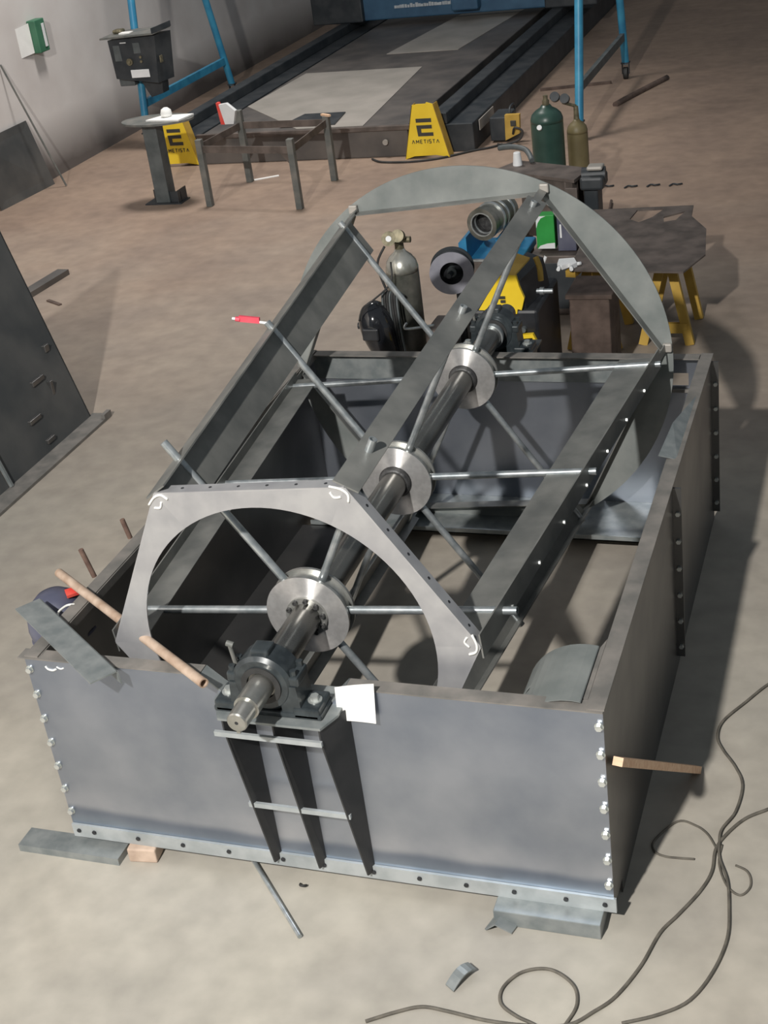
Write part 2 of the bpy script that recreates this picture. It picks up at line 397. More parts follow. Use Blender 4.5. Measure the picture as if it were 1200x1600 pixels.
for i in range(8):
    for xx in (0.012, 2.186):
        z = 0.885 - i * 0.1155 if xx < 1 else 0.878 - i * 0.1155
        if z < 0.12: continue
        if proto is None:
            bb = MB(); bb.lathe([(0, 0.016), (0.004, 0.016)], (xx, 0, z), (0, -1, 0), 14); bb.lathe([(0.004, 0.0125), (0.016, 0.0125)], (xx, 0, z), (0, -1, 0), 6, flat=True)
            proto = bb.build('hex_bolt', 'bolt', fp); pl = proto.location.copy(); px, pz = xx, z
        else:
            q = proto.copy(); COL.objects.link(q); q.parent = fp; q.location = pl + Vector((xx - px, 0, z - pz))
b = MB()
b.path([(0.085, -0.001, 0.905), (0.095, -0.002, 0.893), (0.115, -0.002, 0.89), (0.13, -0.002, 0.897)], 0.004, 6)
b.path([(0.135, -0.002, 0.908), (0.15, -0.002, 0.90), (0.165, -0.002, 0.905)], 0.003, 6)
b.build('chalk_mark', 'chalk', fp)

# support under the front bearing: base plate, three ribs, two cross bars
b = MB().prism([(0.86, -0.145, 0.852), (1.25, -0.145, 0.852), (1.285, -0.06, 0.852), (1.285, 0.10, 0.852), (0.80, 0.10, 0.852), (0.80, -0.04, 0.852)], (0, 0, 0.01))
bp_ = b.build('base_plate', 'panel_edge', casing)
for bx, tx in ((0.905, 0.872), (1.09, 1.066), (1.285, 1.24)):
    MB().prism([(tx, -0.142, 0.852), (tx, -0.142, 0.80), (bx - 0.004, -0.035, 0.10), (bx + 0.012, -0.001, 0.10), (bx + 0.012, -0.001, 0.852)], (0.006, 0, 0)).build('gusset_rib', 'rib', casing)
for (x0, x1, y, z) in ((0.84, 1.25, -0.148, 0.80), (0.873, 1.276, -0.075, 0.42)):
    MB().box((x0, y - 0.006, z - 0.012), (x1, y + 0.006, z + 0.008)).build('cross_bar', 'galv', casing)

# side panels with inward top rims and bolted vertical joints
for sx, nm in ((0.0, 'left'), (W, 'right')):
    d = -1 if sx == 0 else 1
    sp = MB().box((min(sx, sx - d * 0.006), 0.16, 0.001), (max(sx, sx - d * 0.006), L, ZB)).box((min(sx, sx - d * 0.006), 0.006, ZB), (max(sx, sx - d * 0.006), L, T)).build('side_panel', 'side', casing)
    b = MB(); i = sx - d * 0.055
    b.box((min(sx + d * 0.004, i), 0.006, T + 0.0052), (max(sx + d * 0.004, i), L + 0.01, T + 0.011))
    b.box((min(i, i - d * 0.005), 0.03, T - 0.03), (max(i, i - d * 0.005), L, T + 0.006))
    b.build('rim_flange', 'rim', sp)
    b = MB().box((min(sx, sx + d * 0.035), 1.585, ZB), (max(sx, sx + d * 0.035), 1.597, T - 0.01))
    b.build('vertical_joint', 'side', sp)
    MB().box((min(sx, sx + d * 0.035), 2.93, ZB), (max(sx, sx + d * 0.035), 2.94, T - 0.01)).build('vertical_joint', 'side', sp)
    fw = 0.05 if d == 1 else 0.42
    MB().box((min(sx, sx - d * fw), 0.06, ZB), (max(sx, sx - d * fw), L - 0.43, ZB + 0.006)).build('bottom_flange', 'side', sp)
    if d == 1:
        pr = None
        for yj, n in ((1.585, 6), (2.93, 6)):
            for k in range(n):
                z = 0.80 - k * 0.135
                bb = MB().lathe([(0, 0.011), (0.012, 0.011)], (sx + 0.02, yj, z), (0, -1, 0), 6, flat=True)
                if pr is None:
                    pr = bb.build('joint_bolt', 'bolt', sp); prl = pr.location.copy(); p0 = (yj, z)
                else:
                    bb.bm.free(); q = pr.copy(); COL.objects.link(q); q.parent = sp; q.location = prl + Vector((0, yj - p0[0], z - p0[1]))
        MB().prism([(W - 0.01, 2.51, T + 0.004), (W - 0.012, 1.82, T + 0.004), (W - 0.09, 1.80, T + 0.03), (W - 0.07, 2.10, T + 0.045)], (0, 0, 0.004)).build('bent_tab', 'panel_edge', sp)
        MB().prism([(W - 0.061, 0.065, T + 0.006), (W - 0.105, 0.065, T + 0.006), (W - 0.105, 0.26, T + 0.006), (W - 0.061, 0.42, T + 0.006)], (0, 0, -0.005)).build('corner_plate', 'rim', sp)

# back panel with a slot near its right end
b = MB()
b.box((0, L, ZB), (W, L + 0.006, 0.765)); b.box((0, L, 0.765), (1.98, L + 0.006, T)); b.box((2.08, L, 0.765), (W, L + 0.006, T)); b.box((1.98, L, 0.835), (2.08, L + 0.006, T))
bk = b.build('back_panel', 'panel', casing)
MB().box((0.0, L - 0.055, T), (W, L + 0.012, T + 0.006)).build('top_flange', 'rim', bk)
MB().box((0.04, L - 0.012, 0.78), (1.97, L - 0.002, T - 0.002)).build('stiffener_strip', 'panel_edge', bk)
b = MB().box((0.05, L - 0.42, ZB), (W - 0.05, L - 0.001, ZB + 0.006)); b.box((0.05, L - 0.42, ZB), (W - 0.05, L - 0.41, ZB + 0.03))
b.build('bottom_flange', 'panel_edge', bk)
MB().box((1.88, L - 0.02, 0.735), (2.12, L - 0.002, 0.752)).build('slot_ledge', 'rim', bk)

# bent hood plate in the front right corner
pts = []
for i in range(13):
    a = math.radians(80 + 100 * i / 12); pts.append((2.08 + 0.225 * math.cos(a), 0.725 + 0.225 * math.sin(a)))
pts = pts + [(1.855, 0.45)]
b = MB()
for i in range(len(pts) - 1):
    (x0, z0), (x1, z1) = pts[i], pts[i + 1]
    for y0, y1 in ((0.03, 0.17), (0.17, 0.20), (0.20, 0.36)):
        if y0 == 0.17 and i in (7, 8): continue
        b.strip([(x0, y0, z0), (x0, y1, z0)], [(x1, y0, z1), (x1, y1, z1)], (0.003, 0, -0.003))
b.build('curved_hood', 'segment', casing)

# bracket behind the back panel that carries the rear bearing
b = MB().box((0.84, L + 0.006, 0.852), (1.24, L + 0.37, 0.862))
for x in (0.86, 1.03, 1.21): b.prism([(x, L + 0.006, 0.852), (x, L + 0.36, 0.852), (x, L + 0.01, 0.15)], (0.007, 0, 0))
b.build('rear_bracket', 'side', casing)

# ------------------------------------------------------------------ conical rotor
XC, ZC, PH = 1.0365, 0.9925, math.radians(4.53)
Y1, Y2, R1, R2 = 0.149, 2.76, 0.722, 0.9685
def RR(y): return R1 + (R2 - R1) * (y - Y1) / (Y2 - Y1)
def rp(deg, r, y, cw=0.0):
    t = PH + math.radians(deg)
    return Vector((XC + r * math.cos(t) + cw * math.sin(t), y, ZC + r * math.sin(t) - cw * math.cos(t)))
def tang(deg):
    t = PH + math.radians(deg); return Vector((math.sin(t), 0, -math.cos(t)))
def radial(deg):
    t = PH + math.radians(deg); return Vector((math.cos(t), 0, math.sin(t)))

rotor = thing('hexagonal_rotor', 'conical six-sided steel rotor on a long shaft lying across the open casing', 'rotor', (XC, 1.45, ZC))
AX = Vector((0, 1, 0))
sh = MB().lathe([(-0.10, 0.046), (-0.10, 0.052), (0.02, 0.052), (0.02, 0.0575), (3.19, 0.0575), (3.19, 0.05), (3.42, 0.05)], (XC, 0, ZC), AX, 32).build('shaft', 'shaft', rotor)
b = MB().lathe([(-0.319, 0.006), (-0.30, 0.006), (-0.30, 0.0055)], (XC, 0, ZC), AX, 12, cap=False)
b.lathe([(-0.319, 0.006), (-0.319, 0.033), (-0.314, 0.037), (-0.235, 0.0385), (-0.235, 0.046), (-0.10, 0.046)], (XC, 0, ZC), AX, 32, cap=False)
b.box((XC - 0.006, -0.319, ZC - 0.042), (XC + 0.008, -0.25, ZC - 0.034))
b.build('journal', 'journal', sh)
MB().lathe([(-0.3192, 0.007), (-0.317, 0.007)], (XC, 0, ZC), AX, 12).build('centre_hole', 'black', sh)
for n, y in enumerate((0.354, 1.419, 2.521)):
    h = MB()
    h.lathe([(0.000, 0.150), (0.052, 0.150)], (XC, y, ZC), AX, 48, cap=False)
    h.lathe([(0.052, 0.06), (0.052, 0.1635), (0.064, 0.1635), (0.064, 0.06)], (XC, y, ZC), AX, 64, cap=False)
    h.lathe([(-0.0115, 0.1635), (0.0, 0.1635), (0.0, 0.15)], (XC, y, ZC), AX, 64, cap=False)
    hub = h.build('hub', 'disc_rim', rotor)
    MB().lathe([(-0.0120, 0.055), (-0.0120, 0.1635), (-0.0115, 0.1635), (-0.0115, 0.055)], (XC, y, ZC), AX, 96, cap=False).build('hub_face', 'disc', hub)
    if n == 0:
        MB().lathe([(-0.024, 0.05), (-0.024, 0.081), (-0.012, 0.081)], (XC, y, ZC), AX, 40, cap=False).build('clamp_ring', 'disc_rim', hub)
        for k in range(10):
            a = 2 * PI * k / 10 + 0.2
            bb = MB(); c = (XC + 0.070 * math.cos(a), y, ZC + 0.070 * math.sin(a))
            bb.lathe([(-0.036, 0.0045), (-0.032, 0.0045), (-0.036, 0.0055), (-0.036, 0.0095), (-0.024, 0.0095)], c, AX, 12, cap=False)
            bb.lathe([(-0.033, 0.0), (-0.0325, 0.005)], c, AX, 12, cap=False)
            bb.build('cap_screw', 'weld', hub)
    else:
        MB().slathe([(-0.034, 0.058), (-0.032, 0.066), (-0.024, 0.069), (-0.018, 0.069), (-0.012, 0.075)], (XC, y, ZC), AX, 32).build('weld_collar', 'weld', hub)
    for k in range(6):
        tip = {0: 0.055, 1: 0.035, 2: 0.03}[n] + (0.03 if (n, k) == (0, 2) else 0)
        yy = y + 0.026
        p0 = rp(60 * k, 0.13, yy); p1 = rp(60 * k, RR(yy) + tip, yy)
        sb = MB(); sb.tube(p0, p1 - (p1 - p0).normalized() * 0.02, 0.0155, n=18); sb.pipe(p1 - (p1 - p0).normalized() * 0.02, p1, 0.0155, 0.011)
        sb.build('spoke', 'tube', rotor)
YB = 2.63
for k in range(6):
    a = 60 * k; ya, yb = Y1 + 0.006, YB; th = 0.005; ww = 0.12 if k == 3 else 0.19
    web = MB().prism([rp(a, RR(ya), ya), rp(a, RR(yb), yb), rp(a, RR(yb) - ww, yb), rp(a, RR(ya) - min(ww, 0.154), ya)], tang(a) * th).build('paddle_beam', 'beam', rotor)
    fb = MB().prism([rp(a, RR(ya), ya, -0.046), rp(a, RR(yb), yb, -0.046), rp(a, RR(yb), yb, -0.02), rp(a, RR(Y2), Y2 - 0.004, -0.02), rp(a, RR(Y2), Y2 - 0.004, 0.02), rp(a, RR(yb), yb, 0.02), rp(a, RR(yb), yb, 0.05), rp(a, RR(ya), ya, 0.05)], radial(a) * 0.006)
    fl = fb.build('outer_flange', 'beam', web)
    if k == 0:
        for j in range(7):
            y = 0.45 + j * 0.31
            MB().lathe([(0, 0.009), (0.008, 0.009)], rp(a, RR(y) + 0.006, y, 0.03), radial(a), 6, flat=True).build('bolt', 'bolt', fl)
# front ring: six plates with straight outer edges and one round opening
RI = 0.562
for k in range(6):
    a0, a1 = 60 * k, 60 * k + 60; A = []; B = []
    for i in range(17):
        a = a0 + 60 * i / 16
        A.append(rp(a, R1 * math.cos(math.radians(30)) / math.cos(math.radians(a - a0 - 30)), Y1)); B.append(rp(a, RI, Y1))
    seg = MB().strip(A, B, (0, 0.006, 0)).build('ring_segment', 'ring', rotor)
    fb = MB().prism([A[0], A[-1], A[-1] + Vector((0, 0.055, 0)), A[0] + Vector((0, 0.055, 0))], radial(a0 + 30) * 0.005)
    fl = fb.build('ring_flange', 'ring', seg)
    for j in range(6):
        t = (j + 0.7) / 6.6; p = A[0].lerp(A[-1], t) + Vector((0, 0.03, 0)) + radial(a0 + 30) * 0.0048
        MB().lathe([(0, 0.006), (0.0012, 0.006)], p, radial(a0 + 30), 10).build('bolt_hole', 'black', fl)
    # chalk scrawl beside each joint
    if k in (0, 1, 2):
        c = rp(a0, R1 - 0.03, Y1 - 0.002); t = tang(a0); r_ = radial(a0)
        MB().path([c - t * 0.05 + r_ * 0.012, c - t * 0.01 + r_ * 0.022, c + t * 0.02 + r_ * 0.014, c + t * 0.03 - r_ * 0.012], 0.0045, 6).build('chalk_mark', 'chalk', seg)
        MB().path([c - t * 0.04 - r_ * 0.008, c - t * 0.02 - r_ * 0.02, c + t * 0.0 - r_ * 0.006], 0.004, 6).build('chalk_mark', 'chalk', seg)
# rear ring: six circular-segment plates outside the hexagon
RO = R2 + 0.035
for k in range(6):
    a0 = 60 * k; A = []; B = []
    P0, P1 = rp(a0, R2, Y2), rp(a0 + 60, R2, Y2)
    for i in range(21):
        a = a0 + 60 * i / 20
        e = R2 * math.cos(math.radians(30)) / math.cos(math.radians(a - a0 - 30))
        A.append(rp(a, max(RO, e), Y2)); B.append(rp(a, e - 0.01, Y2))
    seg = MB().strip(A, B, (0, 0.006, 0)).build('end_segment', 'segment', rotor)
    n_ = radial(a0 + 30)
    MB().prism([P0 - n_ * 0.012, P1 - n_ * 0.012, P1 - n_ * 0.012 + Vector((0, -0.06, 0)), P0 - n_ * 0.012 + Vector((0, -0.06, 0))], n_ * 0.005).build('segment_flange', 'beam', seg)
    if k in (0, 1, 2):
        c = rp(a0, R2 + 0.012, Y2 - 0.012)
        MB().box(c - Vector((0.022, 0.012, 0.022)), c + Vector((0.022, 0.012, 0.022)), 0.006).build('tack_lug', 'sheet', seg)

# ------------------------------------------------------------------ bearings
def plummer(y0, z0, label):
    r = thing('plummer_block', label, 'bearing', (XC, y0, z0))
    b = MB(); zc = ZC
    b.box((XC - 0.205, y0 - 0.06, z0), (XC + 0.205, y0 + 0.06, z0 + 0.022), 0.006)
    for s in (-1, 1):
        b.box((XC + s * 0.15 - 0.05, y0 - 0.06, z0), (XC + s * 0.15 + 0.05, y0 + 0.06, z0 + 0.045), 0.008)
        b.prism([(XC + s * 0.06, y0 - 0.055, z0 + 0.02), (XC + s * 0.135, y0 - 0.055, z0 + 0.02), (XC + s * 0.125, y0 - 0.055, zc), (XC + s * 0.06, y0 - 0.055, zc)], (0, 0.11, 0))
    b.build('pillow_base', 'cast', r)
    h = MB()
    h.lathe([(-0.058, 0.062), (-0.058, 0.098), (-0.045, 0.112), (0.045, 0.112), (0.058, 0.098), (0.058, 0.062)], (XC, y0, zc), AX, 36, cap=False)
    h.box((XC - 0.135, y0 - 0.05, zc - 0.005), (XC + 0.135, y0 + 0.05, zc + 0.035), 0.008)
    h.box((XC - 0.035, y0 - 0.035, zc + 0.09), (XC + 0.035, y0 + 0.035, zc + 0.128), 0.008)
    hs = h.build('housing_cap', 'cast', r)
    s_ = MB().lathe([(-0.064, 0.053), (-0.064, 0.074), (-0.05, 0.074)], (XC, y0, zc), AX, 32, cap=False)
    s_.build('seal_ring', 'rubber', r)
    MB().lathe([(0.05, 0.074), (0.064, 0.074), (0.064, 0.053)], (XC, y0, zc), AX, 32, cap=False).build('seal_ring', 'rubber', r)
    for s in (-1, 1):
        for d in (-0.03, 0.03):
            MB().lathe([(0, 0.013), (0.02, 0.013)], (XC + s * 0.115, y0 + d, zc + 0.035), (0, 0, 1), 6, flat=True).build('cap_bolt', 'cast', hs)
        f = MB(); f.lathe([(0, 0.026), (0.004, 0.026)], (XC + s * 0.165, y0, z0 + 0.045), (0, 0, 1), 20); f.lathe([(0.004, 0.016), (0.02, 0.016)], (XC + s * 0.165, y0, z0 + 0.045), (0, 0, 1), 6, flat=True)
        f.build('foot_bolt', 'bolt', r, 'bright zinc foot bolt')
    n = MB(); n.tube((XC - 0.115, y0 + 0.0, zc + 0.035), (XC - 0.125, y0 - 0.0, zc + 0.12), 0.008); n.tube((XC - 0.135, y0, zc + 0.125), (XC - 0.11, y0, zc + 0.118), 0.011)
    n.build('lifting_eye', 'frame', r)
    return r
plummer(-0.045, 0.862, 'black cast bearing block at the near end of the shaft on the front wall notch')
plummer(3.18, 0.862, 'black cast bearing block at the far end of the shaft behind the back wall')
MB().lathe([(3.055, 0.058), (3.055, 0.068), (3.075, 0.068), (3.075, 0.058)], (XC, 0, ZC), AX, 32, cap=False).lathe([(3.07, 0.058), (3.07, 0.063), (3.10, 0.063), (3.10, 0.058)], (XC, 0, ZC), AX, 32, cap=False).build('lock_ring', 'tube', rotor)

# ------------------------------------------------------------------ loose things on and around the casing
# angle iron across the front-left corner
b = MB(); a = Vector((-0.15, 0.30, 0.972)); e = Vector((0.415, -0.105, 0.962)); d = (e - a).normalized(); s_ = Vector((0, 0, 1)).cross(d).normalized()
b.prism([a - s_ * 0.06, e - s_ * 0.06, e + s_ * 0.045, a + s_ * 0.045], (0, 0, 0.006))
b.prism([a + s_ * 0.045, e + s_ * 0.045, e + s_ * 0.050 + Vector((0, 0, -0.055)), a + s_ * 0.050 + Vector((0, 0, -0.055))], s_ * 0.006)
tag(b.build('angle_iron', 'panel_edge'), 'short grey steel angle laid across the front left corner of the casing', 'metal bar')
b = MB(); a = Vector((-0.165, 0.555, 0.962)); e = Vector((0.795, -0.075, 0.955)); b.pipe(a, e, 0.019, 0.014)
tag(b.build('tube', 'rusty_tube'), 'long rusty pinkish tube laid over the front left corner of the casing', 'tube')
for (x, y, tx, ty, h, lb) in ((-0.02, 0.905, -0.035, 0.90, 1.03, 'stubby rusty rod standing on the left rim, farther from the front corner'), (-0.02, 0.585, -0.045, 0.575, 1.07, 'tall rusty rod standing on the left rim beside the blue helmet')):
    tag(MB().tube((x, y, 0.936), (tx, ty, h), 0.011, n=12).build('steel_rod', 'rust_bar'), lb, 'rod')
# sheet of paper at the notch
b = MB(); A = []; B = []
for i in range(7):
    t = i / 6; A.append((1.262 + 0.148 * t, -0.018 - 0.012 * t * t, 0.805 + 0.012 * t)); B.append((1.268 + 0.148 * t, -0.014 + 0.004 * math.sin(t * 3), 0.945 + 0.03 * t))
b.strip(A, B, (0, 0.0015, 0))
tag(b.build('paper_sheet', 'paper'), 'blank white paper sheet hanging on the front wall right of the bearing', 'paper')
# blue helmet hung outside the left wall
dr = thing('helmet', 'dark blue hard hat with a red mark hung outside the left wall', 'helmet', (-0.13, 0.36, 0.74))
MB().slathe([(-0.08, 0.125), (-0.07, 0.132), (-0.02, 0.135), (0.03, 0.125), (0.08, 0.095), (0.11, 0.058), (0.12, 0.01)], (-0.135, 0.44, 0.825), (-0.12, 0.0, 1), 36).build('shell', 'navy', dr)
MB().lathe([(-0.08, 0.120), (-0.08, 0.138), (-0.07, 0.138), (-0.067, 0.125)], (-0.135, 0.44, 0.825), (-0.12, 0.0, 1), 36, cap=False).build('brim', 'navy', dr)
MB().prism([(-0.085, 0.455, 0.936), (-0.065, 0.50, 0.925), (-0.03, 0.475, 0.918), (-0.055, 0.42, 0.93)], (0, 0, 0.012)).build('red_mark', 'red', dr)
MB().path([(-0.005, 0.26, 0.938), (-0.03, 0.31, 0.938), (-0.02, 0.36, 0.938), (0.01, 0.37, 0.938)], 0.005, 6).build('chalk_mark', 'chalk', casing)
# soapstone marker stuck in a spoke end
mk = thing('marker_holder', 'thin white rod with a red grip sticking out beside the left rotor beam', 'tool', (0.545, 1.445, 1.66))
a = rp(120, RR(1.445) + 0.028, 1.445); e = Vector((0.383, 1.44, 1.735))
MB().tube(a, e, 0.006).build('rod', 'white', mk)
d = (e - a); MB().beam(a + d * 0.22 + Vector((0, 0, 0.008)), a + d * 0.8 + Vector((0, 0, 0.004)), 0.012, 0.026).build('grip', 'pinkred', mk)
MB().lathe([(0, 0.011), (0.02, 0.011)], a + d * 0.78, d, 10).build('collar', 'pinkred', mk)

# blocks, bars and scraps on the floor
tag(MB().box((-0.24, -0.075, 0), (0.225, 0.03, 0.035)).build('flat_bar', 'panel_edge'), 'flat grey steel bar on the floor left of the wooden block', 'metal bar')
tag(MB().box((0.245, -0.04, 0), (0.365, 0.13, 0.066), 0.006, Matrix.Rotation(0.12, 3, 'Z')).build('wooden_block', 'brick'), 'small pinkish wooden block under the front left of the casing', 'block')
tag(MB().box((1.775, -0.085, 0), (2.165, 0.14, 0.066), 0.003).build('steel_block', 'panel_edge'), 'wide grey steel block under the front right corner of the casing', 'block')
b = MB().prism([(1.755, -0.125, 0.004), (1.79, -0.125, 0.034), (1.85, -0.125, 0.004), (1.85, -0.125, 0.010), (1.79, -0.125, 0.041), (1.75, -0.125, 0.010)], (0.02, 0.07, 0))
tag(b.build('bent_strip', 'panel_edge'), 'small bent steel strip on the floor before the wide steel block', 'scrap')
b = MB(); A = []; B = []
for i in range(7):
    t = i / 6; c = Vector((1.70 + 0.055 * t, -0.41 + 0.10 * t, 0.03 * math.sin(t * PI * 0.85) + 0.002)); A.append(c + Vector((-0.018, 0.012, 0))); B.append(c + Vector((0.018, -0.012, 0)))
b.strip(A, B, (0, 0, 0.006))
tag(b.build('curved_scrap', 'panel_edge'), 'curled steel offcut lying alone beside the cable loop', 'scrap')
tag(MB().path([(0.995, -0.035, 0.006), (1.0, -0.048, 0.012), (1.015, -0.05, 0.014), (1.022, -0.038, 0.006)], 0.005, 6).build('wire_scrap', 'rubber'), 'tiny bent wire scrap on the floor by the thin grey rod', 'scrap')
tag(MB().tube((0.72, 0.09, 0.013), (1.095, -0.295, 0.010), 0.009, n=10).build('thin_rod', 'tube'), 'thin pale steel rod poking out from under the casing front', 'rod')
b = MB().beam((2.235, 0.03, 0.715), (2.375, 0.885, 0.012), 0.035, 0.03)
tag(b.build('timber_batten', 'wood'), 'thin tan timber batten leaning against the right side of the casing', 'batten')

Z = 0.007
CA = [(1.46, -0.61), (1.55, -0.55), (1.63, -0.51), (1.72, -0.51), (1.86, -0.52), (2.01, -0.51), (2.13, -0.48), (2.2, -0.41), (2.26, -0.33), (2.32, -0.18), (2.36, -0.02), (2.41, 0.08), (2.47, 0.21), (2.5, 0.32), (2.5, 0.44), (2.53, 0.53), (2.59, 0.63), (2.67, 0.7), (2.76, 0.78)]
CB = [(2.09, -0.56), (2.12, -0.48), (2.14, -0.39), (2.11, -0.31), (2.02, -0.26), (1.93, -0.29), (1.88, -0.37), (1.89, -0.44), (1.95, -0.48), (2.01, -0.5), (2.08, -0.53)]
CC = [(2.3, -0.44), (2.41, -0.38), (2.5, -0.3), (2.56, -0.16), (2.59, -0.0), (2.58, 0.15), (2.56, 0.28), (2.52, 0.39), (2.51, 0.47), (2.51, 0.55), (2.55, 0.66), (2.56, 0.82), (2.52, 0.93), (2.46, 1.03), (2.43, 1.11), (2.44, 1.22), (2.52, 1.37), (2.6, 1.51), (2.7, 1.63)]
CD = [(2.52, 0.47), (2.52, 0.37), (2.56, 0.26), (2.61, 0.22), (2.64, 0.26), (2.64, 0.31), (2.62, 0.35), (2.58, 0.37)]
CF = [(2.27, 0.45), (2.34, 0.57), (2.41, 0.56), (2.46, 0.52), (2.5, 0.45)]
CE = [(2.27, 0.45), (2.28, 0.39), (2.32, 0.37), (2.37, 0.37), (2.43, 0.375)]
cb = thing('power_cable', 'dark dusty cable snaking in loops over the floor right of the casing', 'cable', (2.4, 0.0, 0))
MB().path([(x, y, Z) for x, y in CA], 0.0062, 8, 6).build('cable_run', 'cable', cb)
MB().path([(x, y, Z) for x, y in CB], 0.0058, 8, 6).build('cable_loop', 'cable', cb)
cb2 = thing('welding_cable', 'second thin cable curving from the right edge down past the casing corner', 'cable', (2.5, 0.6, 0))
MB().path([(x, y, Z + 0.004) for x, y in CC], 0.0055, 8, 6).build('cable_run', 'cable', cb2)
MB().path([(x, y, Z - 0.002) for x, y in CD], 0.0042, 8, 6).build('cable_loop', 'cable', cb2)
MB().path([(x, y, Z - 0.002) for x, y in CF[::-1] + CE[1:]], 0.0042, 8, 6).build('cable_loop', 'cable', cb2)

# ------------------------------------------------------------------ left leaning panel
pn = thing('leaning_panel', 'big dark steel casing side leaning at the left edge on a pale bottom flange', 'steel panel', (-2.3, 2.6, 0))
y0, y1 = 1.4, 3.97
def lp(y, z, o=0.0):   # a point on the leaning plane
    return Vector((-2.15 - 0.352 * z + o, y + 0.115 * z * (y - y0) / (y1 - y0), z))
MB().prism([lp(2.93, 0.02), lp(y1, 0.02), lp(y1, 1.65), lp(2.93, 1.65)], (-0.008, 0, -0.003)).build('plate', 'darkplate', pn)
MB().prism([lp(y0, 0.02), lp(2.91, 0.02), lp(2.91, 1.65), lp(y0, 1.65)], (-0.008, 0, -0.003)).build('plate', 'darkplate', pn)
MB().prism([lp(2.91, 0.02, 0.004), lp(2.93, 0.02, 0.004), lp(2.93, 0.4, 0.004), lp(2.91, 0.4, 0.004)], (0.02, 0, 0.006)).build('seam_strip', 'panel_edge', pn)
b = MB().box((-2.17, y0, 0.0), (-2.02, 4.02, 0.02)); b.box((-2.05, 3.93, 0.02), (-2.02, 4.02, 0.05))
b.build('bottom_flange', 'rim', pn)
for (yy, zz, w, h) in ((3.62, 0.42, 0.14, 0.035), (3.42, 0.24, 0.13, 0.03), (3.47, 0.08, 0.09, 0.03), (3.72, 0.33, 0.03, 0.10), (3.85, 0.55, 0.05, 0.05)):
    MB().box(lp(yy, zz, 0.0) - Vector((0.012, w / 2, h / 2)), lp(yy, zz, 0.014) + Vector((0.004, w / 2, h / 2)), 0.004).build('welded_tab', 'side', pn)
MB().tube(lp(3.35, 1.02, 0.012), lp(3.46, 0.90, 0.012), 0.012).build('pale_pin', 'white', pn)
MB().prism([lp(y1 - 0.012, 0.02), lp(y1, 0.02), lp(y1, 1.65), lp(y1 - 0.012, 1.65)], (-0.05, 0, -0.018)).build('edge_flange', 'darkplate', pn)
b = MB().beam((-4.15, 6.2, 0.025), (-4.10, 6.95, 0.025), 0.12, 0.05)
tag(b.build('dark_bar', 'side'), 'short dark square bar lying on the floor behind the leaning panel', 'metal bar')
tag(MB().beam((-3.87, 6.27, 0.006), (-3.68, 6.16, 0.006), 0.03, 0.012).build('wood_chip', 'rust'), 'thin brown sliver on the floor near the dark square bar', 'scrap')
for (x, y, lb) in ((-1.49, 6.36, 'tan wood chip on the floor nearer the casing'), (-1.53, 6.80, 'tan wood chip on the floor farther behind the other')):
    tag(MB().beam((x - 0.05, y, 0.008), (x + 0.05, y - 0.02, 0.008), 0.04, 0.016).build('wood_chip', 'wood'), lb, 'scrap')

# ------------------------------------------------------------------ left wall things
b = MB().prism([(-6.08, 9.02, 0.0), (-6.00, 10.02, 0.0), (-6.115, 9.92, 0.75), (-6.125, 8.9, 0.75)], (-0.008, 0, 0.0))
tag(b.build('steel_sheet', 'darkplate'), 'dull grey steel sheet leaning on the left wall', 'steel sheet')
tag(MB().tube((-5.78, 9.9, 0.008), (-6.13, 9.72, 1.40), 0.011, n=10).build('long_rod', 'frame'), 'long thin grey rod leaning against the left wall', 'rod')
gb = thing('wall_box', 'green and white wall box fixed high on the left wall', 'wall box', (-6.15, 10.4, 1.35))
MB().box((-6.15, 10.42, 1.37), (-6.04, 10.62, 1.72), 0.01).build('case', 'wallgreen', gb)
MB().box((-6.035, 10.53, 1.42), (-6.028, 10.58, 1.67), 0.002).build('panel_strip', 'white', gb)
MB().prism([(-6.148, 10.18, 1.37), (-6.12, 10.415, 1.38), (-6.12, 10.415, 1.70), (-6.148, 10.18, 1.68)], (-0.002, 0, 0)).build('white_sheet', 'paper', gb)

# ------------------------------------------------------------------ blue gantry crane
gc = thing('gantry_crane', 'blue tubular gantry crane straddling the dark cutting table', 'crane', (-2.8, 12.3, 0))
APX = 12.35
for x, ya, yb_ in ((-5.5, 11.45, 14.0), (-0.12, 10.98, 13.82)):
    for y in (ya, yb_):
        lg = MB().tube((x, y, 0.19), (x, APX + (y - APX) * 0.06, 5.2), 0.045, n=20).build('leg', 'blue', gc)
        w = MB().lathe([(-0.025, 0.07), (0.025, 0.07)], (x, y, 0.07), (1, 0, 0), 20).build('wheel', 'rubber', gc)
        b = MB().box((x - 0.045, y - 0.02, 0.06), (x - 0.035, y + 0.02, 0.19)); b.box((x + 0.035, y - 0.02, 0.06), (x + 0.045, y + 0.02, 0.19)); b.box((x - 0.05, y - 0.05, 0.185), (x + 0.05, y + 0.05, 0.20))
        b.build('caster_fork', 'rail', gc)
    k = 0.33 / 5.0
    MB().beam((x, ya + (APX - ya) * k * 0.94, 0.52), (x, yb_ + (APX - yb_) * k * 0.94, 0.52), 0.05, 0.09).build('base_beam', 'blue' if x < -1 else 'grey', gc)
MB().box((-5.9, APX - 0.08, 5.2), (0.3, APX + 0.08, 5.45)).build('crossbeam', 'blue', gc)
